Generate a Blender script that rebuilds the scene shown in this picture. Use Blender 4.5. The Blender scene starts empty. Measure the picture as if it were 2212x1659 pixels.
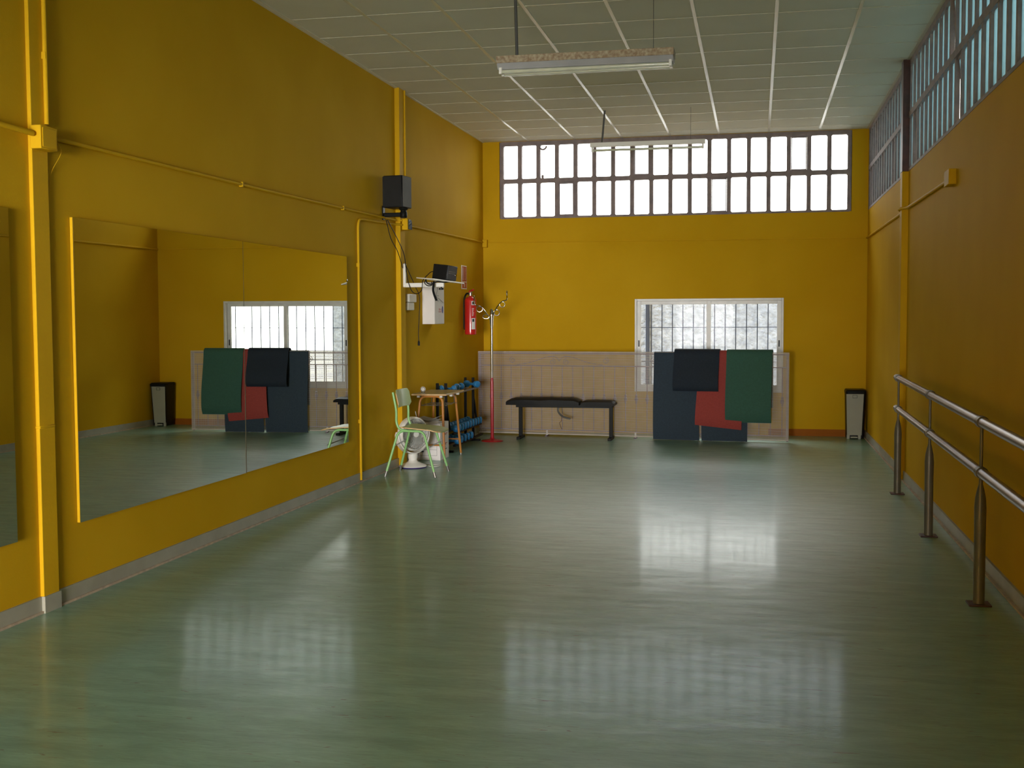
import bpy, bmesh, math, random
from mathutils import Vector, Matrix, noise
random.seed(7)
scene = bpy.context.scene
COL = scene.collection
PI = math.pi
R = math.radians

# ------------------------------------------------------------------ camera
FPX = 2525.89
yaw, pitch, roll = R(-11.8183), R(-3.2436), R(-0.2744)
fwd = Vector((math.sin(yaw)*math.cos(pitch), math.cos(yaw)*math.cos(pitch), math.sin(pitch)))
rt = Vector((math.cos(yaw), -math.sin(yaw), 0)); up = rt.cross(fwd)
R2 = rt*math.cos(roll) + up*math.sin(roll); U2 = -rt*math.sin(roll) + up*math.cos(roll)
cam_d = bpy.data.cameras.new('camera'); cam = bpy.data.objects.new('camera', cam_d); COL.objects.link(cam)
M = Matrix((R2, U2, -fwd)).transposed().to_4x4(); M.translation = Vector((0, 0, 1.4737)); cam.matrix_world = M
cam_d.sensor_width = 36; cam_d.lens = FPX/2212*36; cam_d.clip_end = 200; cam_d.clip_start = 0.05
scene.camera = cam

# ------------------------------------------------------------------ view
vs = scene.view_settings
vs.view_transform = 'Standard'; vs.look = 'None'; vs.gamma = 1; vs.use_curve_mapping = False
vs.exposure = 0.0

# ------------------------------------------------------------------ room numbers
D = 14.811; H = 3.7277; XR = 1.3078; YF = -9.0
def XL(y): return -3.505 + 0.005*(y - 8)

# ------------------------------------------------------------------ world: overcast sky, brightest beyond the far wall
w = bpy.data.worlds.new('sky'); scene.world = w; w.use_nodes = True
nt = w.node_tree; nt.nodes.clear()
SKY_HIGH, SKY_LOW, SKY_BACK, SKY_RIGHT, SKY_FRONT = 12.5, 8.5, 3.0, 0.46, 0.5
o = nt.nodes.new('ShaderNodeOutputWorld'); bg = nt.nodes.new('ShaderNodeBackground')
tc = nt.nodes.new('ShaderNodeTexCoord'); sp = nt.nodes.new('ShaderNodeSeparateXYZ')
nt.links.new(tc.outputs['Generated'], sp.inputs[0])
def wramp(sock, a, b):
    m = nt.nodes.new('ShaderNodeMapRange'); m.interpolation_type = 'SMOOTHSTEP'
    m.inputs['From Min'].default_value = a; m.inputs['From Max'].default_value = b
    nt.links.new(sock, m.inputs['Value']); return m.outputs['Result']
def wmix(f, a, b):
    m = nt.nodes.new('ShaderNodeMix'); m.data_type = 'RGBA'
    for s, v in ((m.inputs['A'], a), (m.inputs['B'], b)):
        if isinstance(v, tuple): s.default_value = v
        else: nt.links.new(v, s)
    nt.links.new(f, m.inputs['Factor']); return m.outputs['Result']
def rgbs(c, s): return (c[0]*s, c[1]*s, c[2]*s, 1)
side = wmix(wramp(sp.outputs['X'], -0.15, 0.12), rgbs((1, 1, 1.02), SKY_FRONT), rgbs((.78, .90, .92), SKY_RIGHT))
front = wmix(wramp(sp.outputs['Y'], -0.75, -0.35), rgbs((1, .98, .95), SKY_FRONT), side)
hazy = wmix(wramp(sp.outputs['Z'], 0.19, 0.30), rgbs((1, .98, .92), SKY_LOW), rgbs((.88, .95, 1.06), SKY_BACK))
hazy = wmix(wramp(sp.outputs['Z'], 0.34, 0.44), hazy, rgbs((1, .99, .96), SKY_HIGH))
allsky = wmix(wramp(sp.outputs['Y'], 0.35, 0.6), front, hazy)
nt.links.new(allsky, bg.inputs['Color']); bg.inputs['Strength'].default_value = 1.0
nt.links.new(bg.outputs[0], o.inputs[0])

def V0(*d): return Vector(d).to_track_quat('-Z', 'Z').to_euler()
# light portals (guides for daylight sampling, they give off nothing)
def portal(name, loc, direction, sx, sy):
    l = bpy.data.lights.new(name, 'AREA'); l.shape = 'RECTANGLE'; l.size = sx; l.size_y = sy; l.energy = 1
    l.cycles.is_portal = True
    ob = bpy.data.objects.new(name, l); COL.objects.link(ob); ob.location = loc
    ob.rotation_euler = Vector(direction).to_track_quat('-Z', 'Y').to_euler()
portal('daylight_portal', (-1.07, D+.13, 3.21), (0, -1, 0), 4.4, 1.0)
portal('daylight_portal', (-.6, D+.23, 1.12), (0, -1, 0), 1.85, 1.2)
portal('daylight_portal', (XR+.13, 6, 3.22), (-1, 0, 0), 1.0, 17.5)
# strong daylight standing in the wide doorway behind the camera
dl = bpy.data.lights.new('doorway_daylight', 'AREA'); dl.shape = 'RECTANGLE'; dl.size = 3.4; dl.size_y = 2.0; dl.energy = 2400; dl.color = (1, .98, .95)
dlo = bpy.data.objects.new('doorway_daylight', dl); COL.objects.link(dlo); dlo.location = (-.9, YF-.12, 1.17); dlo.rotation_euler = V0(0, 1, 0)

# sun standing high behind the building: lights the yard beyond the far wall, none of it falls through the far or right windows
sd = bpy.data.lights.new('sun', 'SUN'); sd.energy = 4.5; sd.angle = R(.5); sd.color = (1, .97, .92)
so_ = bpy.data.objects.new('sun', sd); COL.objects.link(so_); so_.rotation_euler = V0(.22, .48, -.85)
# ------------------------------------------------------------------ materials
MATS = {}
def mat(name, color, rough=.5, metal=0., spec=.5, coat=0., coat_rough=.05, bump=None, var=None, trans=0., ior=None):
    """bump=(scale,strength,distance)  var=(scale,second colour,[stretch])"""
    if name in MATS: return MATS[name]
    m = bpy.data.materials.new(name); m.use_nodes = True; n = m.node_tree
    b = n.nodes['Principled BSDF']
    b.inputs['Base Color'].default_value = (*color, 1); b.inputs['Roughness'].default_value = rough
    b.inputs['Metallic'].default_value = metal; b.inputs['Specular IOR Level'].default_value = spec
    b.inputs['Coat Weight'].default_value = coat; b.inputs['Coat Roughness'].default_value = coat_rough
    b.inputs['Transmission Weight'].default_value = trans
    if ior: b.inputs['IOR'].default_value = ior
    t = n.nodes.new('ShaderNodeTexCoord')
    sc, c2, st = (var + ((1, 1, 1),))[:3] if var else (9., tuple(c*.88 for c in color), (1, 1, 1))
    mp = n.nodes.new('ShaderNodeMapping'); mp.inputs['Scale'].default_value = st
    n.links.new(t.outputs['Object'], mp.inputs[0])
    nz = n.nodes.new('ShaderNodeTexNoise'); nz.inputs['Scale'].default_value = sc; nz.inputs['Detail'].default_value = 4
    n.links.new(mp.outputs[0], nz.inputs['Vector'])
    rp = n.nodes.new('ShaderNodeValToRGB'); rp.color_ramp.elements[0].position = .35; rp.color_ramp.elements[1].position = .68
    rp.color_ramp.elements[0].color = (*c2, 1); rp.color_ramp.elements[1].color = (*color, 1)
    n.links.new(nz.outputs['Fac'], rp.inputs[0]); n.links.new(rp.outputs[0], b.inputs['Base Color'])
    if bump:
        nb = n.nodes.new('ShaderNodeTexNoise'); nb.inputs['Scale'].default_value = bump[0]; nb.inputs['Detail'].default_value = 3
        n.links.new(t.outputs['Object'], nb.inputs['Vector'])
        bp = n.nodes.new('ShaderNodeBump'); bp.inputs['Strength'].default_value = bump[1]; bp.inputs['Distance'].default_value = bump[2]
        n.links.new(nb.outputs['Fac'], bp.inputs['Height']); n.links.new(bp.outputs[0], b.inputs['Normal'])
    MATS[name] = m; return m

YEL = (.64, .38, .014)
M_WALL = mat('yellow_wall_paint', YEL, .75, spec=.03, bump=(90, .16, .003), var=(1.1, (.59, .34, .009)))
M_TRIMY = mat('yellow_gloss_paint', (.67, .395, .012), .6, spec=.04, bump=(60, .2, .003), var=(3, (.62, .36, .011)))
M_ORANGE = mat('orange_brown_skirting_paint', (.40, .125, .010), .6, spec=.1, var=(4, (.33, .10, .008)))
M_CEIL = mat('ceiling_tile', (.70, .70, .60), .8, bump=(160, .2, .002), var=(2, (.66, .66, .56)))
M_TBAR = mat('ceiling_tbar_white', (.76, .74, .62), .26, spec=.7, var=(3, (.72, .70, .58)))
M_GLINT = mat('ceiling_crossbar', (.62, .60, .50), .2, spec=.9)
M_SKIRT = mat('grey_vinyl_skirting', (.40, .39, .32), .45, var=(5, (.33, .32, .26)))
M_SCREED = mat('mortar_edge', (.55, .44, .33), .8, var=(20, (.40, .32, .25)))
M_CONC = mat('mauve_concrete_lattice', (.30, .24, .24), .75, bump=(70, .4, .003), var=(14, (.22, .18, .19)))
M_RUST = mat('rusty_red_steel', (.10, .035, .03), .55, var=(12, (.05, .022, .022)))
M_ALU = mat('white_aluminium', (.72, .72, .70), .32, spec=.5)
M_BLACK = mat('black_plastic', (.011, .011, .012), .45, spec=.2)
M_BLACKM = mat('black_steel', (.009, .009, .008), .45, spec=.10)
M_LEATHER = mat('black_vinyl_leather', (.008, .008, .007), .42, spec=.07, bump=(25, .25, .006), var=(6, (.009, .009, .009)))
M_GREY = mat('grey_steel', (.30, .29, .27), .35, metal=.6, var=(10, (.22, .21, .19)))
M_CHROME = mat('chrome', (.48, .48, .47), .10, metal=1.)
M_STEELROD = mat('steel_rail', (.27, .22, .205), .30, metal=.8, var=(7, (.21, .17, .155)))
M_POST = mat('grey_post_paint', (.15, .14, .11), .42, metal=.3, var=(8, (.12, .11, .09)))
M_RED = mat('red_lacquer', (.42, .015, .025), .22)
M_EXT = mat('extinguisher_red', (.62, .02, .02), .25, coat=.3)
M_WHITE = mat('white_plastic', (.88, .86, .81), .35, var=(4, (.83, .81, .76)))
M_PAPER = mat('white_paper', (.80, .78, .76), .7)
M_CARD = mat('white_cardboard', (.88, .84, .82), .7, var=(5, (.82, .78, .76)))
M_BLUE = mat('blue_vinyl_dumbbell', (.03, .25, .58), .38, var=(9, (.025, .21, .50)))
M_GREEN = mat('green_enamel_tube', (.30, .60, .22), .32, var=(7, (.27, .54, .20)))
M_PLYG = mat('green_laminate', (.40, .50, .20), .35, coat=.1, var=(4, (.36, .45, .18)))
M_PLYEDGE = mat('plywood_edge', (.75, .48, .22), .5, var=(20, (.60, .36, .15)))
M_DESK = mat('desk_laminate', (.40, .34, .20), .28, coat=.2, var=(6, (.36, .30, .17)))
M_COPPER = mat('orange_brown_enamel_tube', (.60, .25, .05), .3, var=(10, (.50, .20, .05)))
M_NAVY = mat('navy_foam_mat', (.030, .052, .080), .85, bump=(220, .5, .002), var=(60, (.024, .042, .066)))
M_DNAVY = mat('dark_navy_foam_mat', (.012, .022, .040), .85, bump=(220, .5, .002), var=(60, (.009, .017, .032)))
M_REDMAT = mat('red_foam_mat', (.36, .055, .045), .85, bump=(220, .5, .002), var=(60, (.31, .045, .038)))
M_GRNMAT = mat('green_foam_mat', (.035, .115, .085), .85, bump=(220, .5, .002), var=(60, (.03, .10, .072)))
M_MAUVE = mat('mauve_painted_iron', (.20, .13, .19), .5)
M_MESH = mat('cream_plastic_mesh', (.56, .50, .45), .6)
M_SILVER = mat('mirror_edge', (.10, .09, .05), .6, spec=.2, bump=(300, .5, .002))
M_MIRROR = mat('mirror_silver', (.74, .77, .72), .0, metal=1., var=(1, (.74, .77, .72)))
M_REDSIGN = mat('sign_red', (.48, .04, .03), .4)
M_INK = mat('black_ink', (.03, .03, .04), .6)
M_INKR = mat('red_ink', (.50, .08, .08), .6)
M_INKB = mat('blue_ink', (.05, .06, .30), .6)
M_PURPLE = mat('purple_rubber', (.05, .03, .16), .5)
M_CLEAR = mat('pale_grille_plastic', (.45, .45, .42), .25)
M_BINW = mat('bin_pale_front', (.36, .37, .30), .4, var=(3, (.32, .33, .27)))
M_DIRT = mat('rusty_white_paint', (.45, .38, .26), .6, var=(45, (.24, .16, .09)))
M_TUBE = mat('lamp_tube_glass', (.62, .64, .50), .15)
M_STUCCO = mat('outdoor_stucco', (.54, .62, .76), .95, spec=.05, bump=(14, 1., .04), var=(9, (.36, .42, .53)))
M_GROUND = mat('outdoor_ground', (.62, .58, .52), .9, var=(2, (.56, .52, .47)))
M_BARS = mat('slate_blue_iron', (.08, .11, .20), .5)
M_PIPE = mat('blue_grey_pipe', (.06, .08, .13), .5)

def glass_mat(name, tint, gl=.07):
    m = bpy.data.materials.new(name); m.use_nodes = True; n = m.node_tree; n.nodes.clear()
    out = n.nodes.new('ShaderNodeOutputMaterial'); mx = n.nodes.new('ShaderNodeMixShader')
    tr = n.nodes.new('ShaderNodeBsdfTransparent'); gs = n.nodes.new('ShaderNodeBsdfGlossy')
    nz = n.nodes.new('ShaderNodeTexNoise'); nz.inputs['Scale'].default_value = 3
    mr = n.nodes.new('ShaderNodeMapRange'); mr.inputs['To Min'].default_value = .9; mr.inputs['To Max'].default_value = 1.
    mc = n.nodes.new('ShaderNodeMix'); mc.data_type = 'RGBA'; mc.blend_type = 'MULTIPLY'; mc.inputs['Factor'].default_value = 1
    mc.inputs['A'].default_value = (*tint, 1)
    n.links.new(nz.outputs['Fac'], mr.inputs['Value']); n.links.new(mr.outputs[0], mc.inputs['B']); n.links.new(mc.outputs['Result'], tr.inputs[0])
    gs.inputs['Roughness'].default_value = .03; mx.inputs[0].default_value = gl
    n.links.new(tr.outputs[0], mx.inputs[1]); n.links.new(gs.outputs[0], mx.inputs[2]); n.links.new(mx.outputs[0], out.inputs[0])
    return m
M_GLASS = glass_mat('window_glass', (.93, .95, .96), .0015)
M_TEAL = glass_mat('pale_teal_glass', (.72, .90, .92), .05)
def frosted():
    n = M_TEAL.node_tree; mx = [q for q in n.nodes if q.type == 'MIX_SHADER'][0]; out = [q for q in n.nodes if q.type == 'OUTPUT_MATERIAL'][0]
    tl = n.nodes.new('ShaderNodeBsdfTranslucent'); tl.inputs['Color'].default_value = (.31, .44, .48, 1)
    m2 = n.nodes.new('ShaderNodeMixShader'); m2.inputs[0].default_value = .93
    n.links.new(mx.outputs[0], m2.inputs[1]); n.links.new(tl.outputs[0], m2.inputs[2]); n.links.new(m2.outputs[0], out.inputs[0])
frosted()

def floor_mat():
    m = bpy.data.materials.new('green_linoleum'); m.use_nodes = True; n = m.node_tree; b = n.nodes['Principled BSDF']
    L = n.links.new; t = n.nodes.new('ShaderNodeTexCoord')
    def nz(scale, st, detail=5, rough=.6, dist=0):
        mp = n.nodes.new('ShaderNodeMapping'); mp.inputs['Scale'].default_value = st; L(t.outputs['Object'], mp.inputs[0])
        q = n.nodes.new('ShaderNodeTexNoise'); q.inputs['Scale'].default_value = scale; q.inputs['Detail'].default_value = detail
        q.inputs['Roughness'].default_value = rough; q.inputs['Distortion'].default_value = dist; L(mp.outputs[0], q.inputs['Vector']); return q.outputs['Fac']
    def ramp(s, p0, c0, p1, c1):
        r = n.nodes.new('ShaderNodeValToRGB'); e = r.color_ramp.elements
        e[0].position = p0; e[0].color = (*c0, 1); e[1].position = p1; e[1].color = (*c1, 1); L(s, r.inputs[0]); return r.outputs[0]
    def mix(f, a, bb, mode='MIX'):
        q = n.nodes.new('ShaderNodeMix'); q.data_type = 'RGBA'; q.blend_type = mode
        if isinstance(f, float): q.inputs['Factor'].default_value = f
        else: L(f, q.inputs['Factor'])
        L(a, q.inputs['A']); L(bb, q.inputs['B']); return q.outputs['Result']
    base = ramp(nz(2.6, (1.0, 4.5, 1), 7, .7, .6), .34, (.14, .29, .225), .68, (.245, .465, .375))
    fine = ramp(nz(16, (1.0, 5, 1), 5, .7), .35, (.84, .86, .82), .65, (1.06, 1.05, 1.04))
    c = mix(1., base, fine, 'MULTIPLY')
    # worn scuffs: thin dark strokes
    sc = nz(5, (1.3, 9, 1), 2, .4, 2.2)
    strokes = ramp(sc, .705, (0, 0, 0), .725, (1, 1, 1))
    dark = n.nodes.new('ShaderNodeRGB'); dark.outputs[0].default_value = (.12, .13, .09, 1)
    c = mix(strokes, c, dark.outputs[0])
    L(c, b.inputs['Base Color'])
    rr = n.nodes.new('ShaderNodeMapRange'); rr.inputs['From Min'].default_value = .3; rr.inputs['From Max'].default_value = .75
    rr.inputs['To Min'].default_value = .32; rr.inputs['To Max'].default_value = .50
    L(nz(3.2, (1, 3.2, 1), 6, .7), rr.inputs['Value']); L(rr.outputs[0], b.inputs['Roughness'])
    b.inputs['Specular IOR Level'].default_value = 1.0; b.inputs['IOR'].default_value = 1.6
    b.inputs['Coat Weight'].default_value = .22; b.inputs['Coat Roughness'].default_value = .09
    bp = n.nodes.new('ShaderNodeBump'); bp.inputs['Strength'].default_value = .16; bp.inputs['Distance'].default_value = .009
    bp2 = n.nodes.new('ShaderNodeBump'); bp2.inputs['Strength'].default_value = .25; bp2.inputs['Distance'].default_value = .0012
    L(nz(2.2, (1, 1.5, 1), 4, .55), bp.inputs['Height']); L(nz(34, (1, 2.2, 1), 3, .6), bp2.inputs['Height'])
    L(bp.outputs[0], bp2.inputs['Normal']); L(bp2.outputs[0], b.inputs['Normal']); L(bp2.outputs[0], b.inputs['Coat Normal'])
    return m
M_FLOOR = floor_mat()

# ------------------------------------------------------------------ mesh helpers
def V(*a): return Vector(a)
def bx(bm, a, b, mt=None):
    """axis-aligned box between corners a and b, optional matrix"""
    x0, y0, z0 = [min(p, q) for p, q in zip(a, b)]; x1, y1, z1 = [max(p, q) for p, q in zip(a, b)]
    vs_ = [bm.verts.new((mt @ V(x, y, z)) if mt else (x, y, z)) for z in (z0, z1) for y in (y0, y1) for x in (x0, x1)]
    for f in ((0, 2, 3, 1), (4, 5, 7, 6), (0, 1, 5, 4), (2, 6, 7, 3), (0, 4, 6, 2), (1, 3, 7, 5)):
        bm.faces.new([vs_[i] for i in f])
def tube(bm, pts, r, seg=10, closed=False, caps=True, rs=None):
    pts = [Vector(p) for p in pts]; n = len(pts); rings = []; prev = None
    for i, p in enumerate(pts):
        if closed: t = pts[(i+1) % n] - pts[i-1]
        else: t = pts[min(i+1, n-1)] - pts[max(i-1, 0)]
        t.normalize()
        if prev is None: a = V(0, 0, 1) if abs(t.z) < .9 else V(1, 0, 0); u = t.cross(a).normalized()
        else: u = (prev - t*prev.dot(t)).normalized()
        prev = u; v = t.cross(u); rr = rs[i] if rs else r
        rings.append([bm.verts.new(p + (u*math.cos(2*PI*k/seg) + v*math.sin(2*PI*k/seg))*rr) for k in range(seg)])
    m = n if closed else n-1
    for i in range(m):
        a, b = rings[i], rings[(i+1) % n]
        for k in range(seg): bm.faces.new((a[k], a[(k+1) % seg], b[(k+1) % seg], b[k]))
    if caps and not closed:
        bm.faces.new(rings[0][::-1]); bm.faces.new(rings[-1])
def lathe(bm, prof, c=(0, 0, 0), seg=28, mt=None):
    rings = []
    for r, z in prof:
        ring = []
        for k in range(seg):
            p = V(r*math.cos(2*PI*k/seg), r*math.sin(2*PI*k/seg), z); p = (mt @ p) if mt else p
            ring.append(bm.verts.new(p + Vector(c)))
        rings.append(ring)
    for i in range(len(rings)-1):
        for k in range(seg): bm.faces.new((rings[i][k], rings[i][(k+1) % seg], rings[i+1][(k+1) % seg], rings[i+1][k]))
    if prof[0][0] > 1e-5: bm.faces.new(rings[0][::-1])
    if prof[-1][0] > 1e-5: bm.faces.new(rings[-1])
def loft(bm, rings, closed=True, caps=True):
    vr = [[bm.verts.new(p) for p in r] for r in rings]; n = len(vr[0])
    for i in range(len(vr)-1):
        for k in range(n if closed else n-1): bm.faces.new((vr[i][k], vr[i][(k+1) % n], vr[i+1][(k+1) % n], vr[i+1][k]))
    if caps and closed: bm.faces.new(vr[0][::-1]); bm.faces.new(vr[-1])
def arc(c, r, a0, a1, n, ax='xz'):
    out = []
    for i in range(n+1):
        a = a0 + (a1-a0)*i/n; q = [c[0], c[1], c[2]]; i0 = 'xyz'.index(ax[0]); i1 = 'xyz'.index(ax[1])
        q[i0] += r*math.cos(a); q[i1] += r*math.sin(a); out.append(tuple(q))
    return out
def fillet(pts, r, n=6):
    pts = [Vector(p) for p in pts]; out = [pts[0]]
    for i in range(1, len(pts)-1):
        a, b, c = pts[i-1], pts[i], pts[i+1]; d0 = (a-b); d1 = (c-b)
        rr = min(r, d0.length*.49, d1.length*.49); p0 = b + d0.normalized()*rr; p1 = b + d1.normalized()*rr
        for k in range(n+1):
            t = k/n; out.append(p0*(1-t)**2 + b*2*t*(1-t) + p1*t*t)
    out.append(pts[-1]); return out
def smooth_curve(pts, n=8):
    P = [Vector(p) for p in pts]; P = [P[0]*2-P[1]] + P + [P[-1]*2-P[-2]]; out = []
    for i in range(1, len(P)-2):
        for k in range(n):
            t = k/n; a, b, c, d = P[i-1], P[i], P[i+1], P[i+2]
            out.append(.5*((2*b) + (c-a)*t + (2*a-5*b+4*c-d)*t*t + (-a+3*b-3*c+d)*t**3))
    out.append(P[-2]); return out
def obj(name, bm, m, parent=None, bevel=0, smooth=False, seg=2, label=None):
    bmesh.ops.recalc_face_normals(bm, faces=bm.faces)
    me = bpy.data.meshes.new(name); bm.to_mesh(me); bm.free()
    o_ = bpy.data.objects.new(name, me); COL.objects.link(o_)
    for mm in (m if isinstance(m, (list, tuple)) else [m]): me.materials.append(mm)
    if parent is not None: o_.parent = parent
    if bevel:
        b = o_.modifiers.new('bevel', 'BEVEL'); b.width = bevel; b.segments = seg; b.limit_method = 'ANGLE'; b.angle_limit = R(40)
    if smooth or bevel:
        for p in me.polygons: p.use_smooth = True
        if hasattr(me, 'set_sharp_from_angle'): me.set_sharp_from_angle(angle=R(40))
    if label: o_['label'] = label
    return o_
def NB(): return bmesh.new()
def box_obj(name, a, b, m, parent=None, bevel=0, mt=None, **k):
    bm = NB(); bx(bm, a, b, mt); return obj(name, bm, m, parent, bevel, **k)
def tube_obj(name, pts, r, m, parent=None, seg=10, **k):
    bm = NB(); tube(bm, pts, r, seg); return obj(name, bm, m, parent, smooth=True, **k)
def tag(o_, label, cat, group=None):
    o_['label'] = label; o_['category'] = cat
    if group: o_['group'] = group
    return o_
def thing(name, label, cat, loc=(0, 0, 0), rz=0, group=None):
    o_ = bpy.data.objects.new(name, None); COL.objects.link(o_); o_.location = loc; o_.rotation_euler = (0, 0, rz)
    o_.empty_display_size = .1
    return tag(o_, label, cat, group)
def struct(o_): o_['kind'] = 'structure'; return o_
def copy_tree(o_, parent=None):
    c = o_.copy(); COL.objects.link(c); c.parent = parent
    for ch in list(o_.children): copy_tree(ch, c)
    return c
def text_mesh(name, body, size, m, parent, mt, extrude=.0006):
    cu = bpy.data.curves.new('t', 'FONT'); cu.body = body; cu.size = size; cu.extrude = extrude; cu.align_x = 'CENTER'; cu.align_y = 'CENTER'
    tmp = bpy.data.objects.new('t', cu); COL.objects.link(tmp)
    me = bpy.data.meshes.new_from_object(tmp); bpy.data.objects.remove(tmp)
    me.transform(mt); me.materials.clear(); me.materials.append(m)
    o_ = bpy.data.objects.new(name, me); COL.objects.link(o_); o_.parent = parent; return o_

# ================================================================== STRUCTURE
# floor
bm = NB(); bx(bm, (-3.9, YF-.2, -.1), (XR+.25, D+.25, 0)); struct(obj('floor', bm, M_FLOOR))
# ceiling slab and its grid
bm = NB(); bx(bm, (-3.9, YF-.2, H), (XR+.25, D+.25, H+.1)); ceil = struct(obj('ceiling', bm, M_CEIL))
X0, Y0 = .1284, 14.4466
bm = NB()
for i in range(-6, 3):
    x = X0 + .6*i
    if XL(0)+.02 < x < XR-.02: bx(bm, (x-.013, YF, H-.004), (x+.013, D, H+.002))
bx(bm, (XR-.03, YF, H-.004), (XR, D, H+.002))
loft(bm, [[V(XL(y), y, H-.006), V(XL(y)+.022, y, H-.006), V(XL(y)+.022, y, H+.002), V(XL(y), y, H+.002)] for y in (YF, D)])
obj('main_runner', bm, M_TBAR, ceil)
bm = NB()
for n in range(-1, 30):
    y = Y0 - .6*n
    if YF < y < D: bx(bm, (XL(y)+.01, y-.003, H-.0035), (XR-.02, y+.003, H+.002))
obj('cross_runner', bm, M_GLINT, ceil)

# left wall (very slightly out of square with the others)
def wall_strip(bm, y0, y1, z0, z1, d0, d1):
    loft(bm, [[V(XL(y)+d0, y, z0), V(XL(y)+d1, y, z0), V(XL(y)+d1, y, z1), V(XL(y)+d0, y, z1)] for y in (y0, y1)])
bm = NB(); wall_strip(bm, YF-.2, D+.25, -.05, H+.05, -.25, 0); struct(obj('wall_left', bm, M_WALL))
bm = NB(); wall_strip(bm, YF, D, .012, .085, -.005, .012); sk = struct(obj('baseboard_left', bm, M_SKIRT))
bm = NB(); wall_strip(bm, YF, D, -.002, .012, -.005, .022); obj('mortar_joint', bm, M_SCREED, sk)
# right wall below and above windows
ZW0, ZW1 = 2.755, 3.718
bm = NB(); bx(bm, (XR, YF-.2, -.05), (XR+.2, D+.25, ZW0)); bx(bm, (XR, YF-.2, ZW1), (XR+.2, D+.25, H+.05)); bx(bm, (XR, D-.055, ZW0), (XR+.2, D+.25, ZW1)); bx(bm, (XR, YF-.2, ZW0), (XR+.2, -2.93, ZW1))
struct(obj('wall_right', bm, M_WALL))
bm = NB(); bx(bm, (XR-.014, YF, .012), (XR+.01, D, .085)); sk = struct(obj('baseboard_right', bm, M_SKIRT))
bm = NB(); bx(bm, (XR-.03, YF, -.002), (XR+.01, D, .012)); obj('mortar_joint', bm, M_SCREED, sk)
# back wall with the two openings
UX0, UX1, UZ0, UZ1 = -3.245, 1.11, 2.745, 3.718      # upper lattice window
SX0, SX1, SZ0, SZ1 = -1.51, .325, .535, 1.703        # sliding window
bm = NB()
bx(bm, (-3.9, D, -.05), (XR+.25, D+.2, SZ0)); bx(bm, (-3.9, D, SZ0), (SX0, D+.2, SZ1)); bx(bm, (SX1, D, SZ0), (XR+.25, D+.2, SZ1))
bx(bm, (-3.9, D, SZ1), (XR+.25, D+.2, UZ0)); bx(bm, (-3.9, D, UZ0), (UX0, D+.2, UZ1)); bx(bm, (UX1, D, UZ0), (XR+.25, D+.2, UZ1))
bx(bm, (-3.9, D, UZ1), (XR+.25, D+.2, H+.05))
struct(obj('wall_back', bm, M_WALL))
bm = NB(); bx(bm, (.15, D-.012, 0), (XR, D+.01, .085)); struct(obj('baseboard_back', bm, M_ORANGE))
# wall behind the camera with its big glazed opening
FX0, FX1, FZ0, FZ1 = -2.65, .85, .10, 2.25
bm = NB()
bx(bm, (-3.9, YF-.2, -.05), (FX0, YF, H+.05)); bx(bm, (FX1, YF-.2, -.05), (XR+.25, YF, H+.05)); bx(bm, (FX0, YF-.2, FZ1), (FX1, YF, H+.05)); bx(bm, (FX0, YF-.2, -.05), (FX1, YF, FZ0))
struct(obj('wall_front', bm, M_WALL))

# unseen stub wall and lintel added behind the camera to block doorway light
bm = NB(); bx(bm, (-.6, -1.2, 0), (XR, -1.0, H)); bx(bm, (XL(-1), -1.2, 2.15), (-.6, -1.0, H)); struct(obj('wall_light_block', bm, M_WALL))
# ---- pilasters on the left wall and the steel column of the right wall
bm = NB(); wall_strip(bm, 5.205, 5.335, 0, H, 0, .022); obj_p = struct(obj('trim_1', bm, M_TRIMY, bevel=.003))
bm = NB(); bx(bm, (XL(5.2)-.002, 5.205-.002, .93), (XL(5.2)+.026, 5.335, .945)); obj('mortar_joint', bm, M_TRIMY, obj_p, bevel=.004)
bm = NB(); wall_strip(bm, 5.2, 5.34, 0, .085, .01, .030); obj('skirting', bm, M_SKIRT, obj_p)
bm = NB(); wall_strip(bm, 11.11, 11.262, 0, H, 0, .049); obj_p = struct(obj('trim_2', bm, M_TRIMY, bevel=.003))
bm = NB(); bx(bm, (XR-.055, 10.93, 0), (XR+.01, 11.08, 2.75)); col = struct(obj('trim_3', bm, M_TRIMY, bevel=.004))
bm = NB(); bx(bm, (XR-.056, 10.93, 2.75), (XR+.03, 11.08, H)); obj('upper_column', bm, M_RUST, col, bevel=.004, label='rusty dark red upper part of the column')

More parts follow.
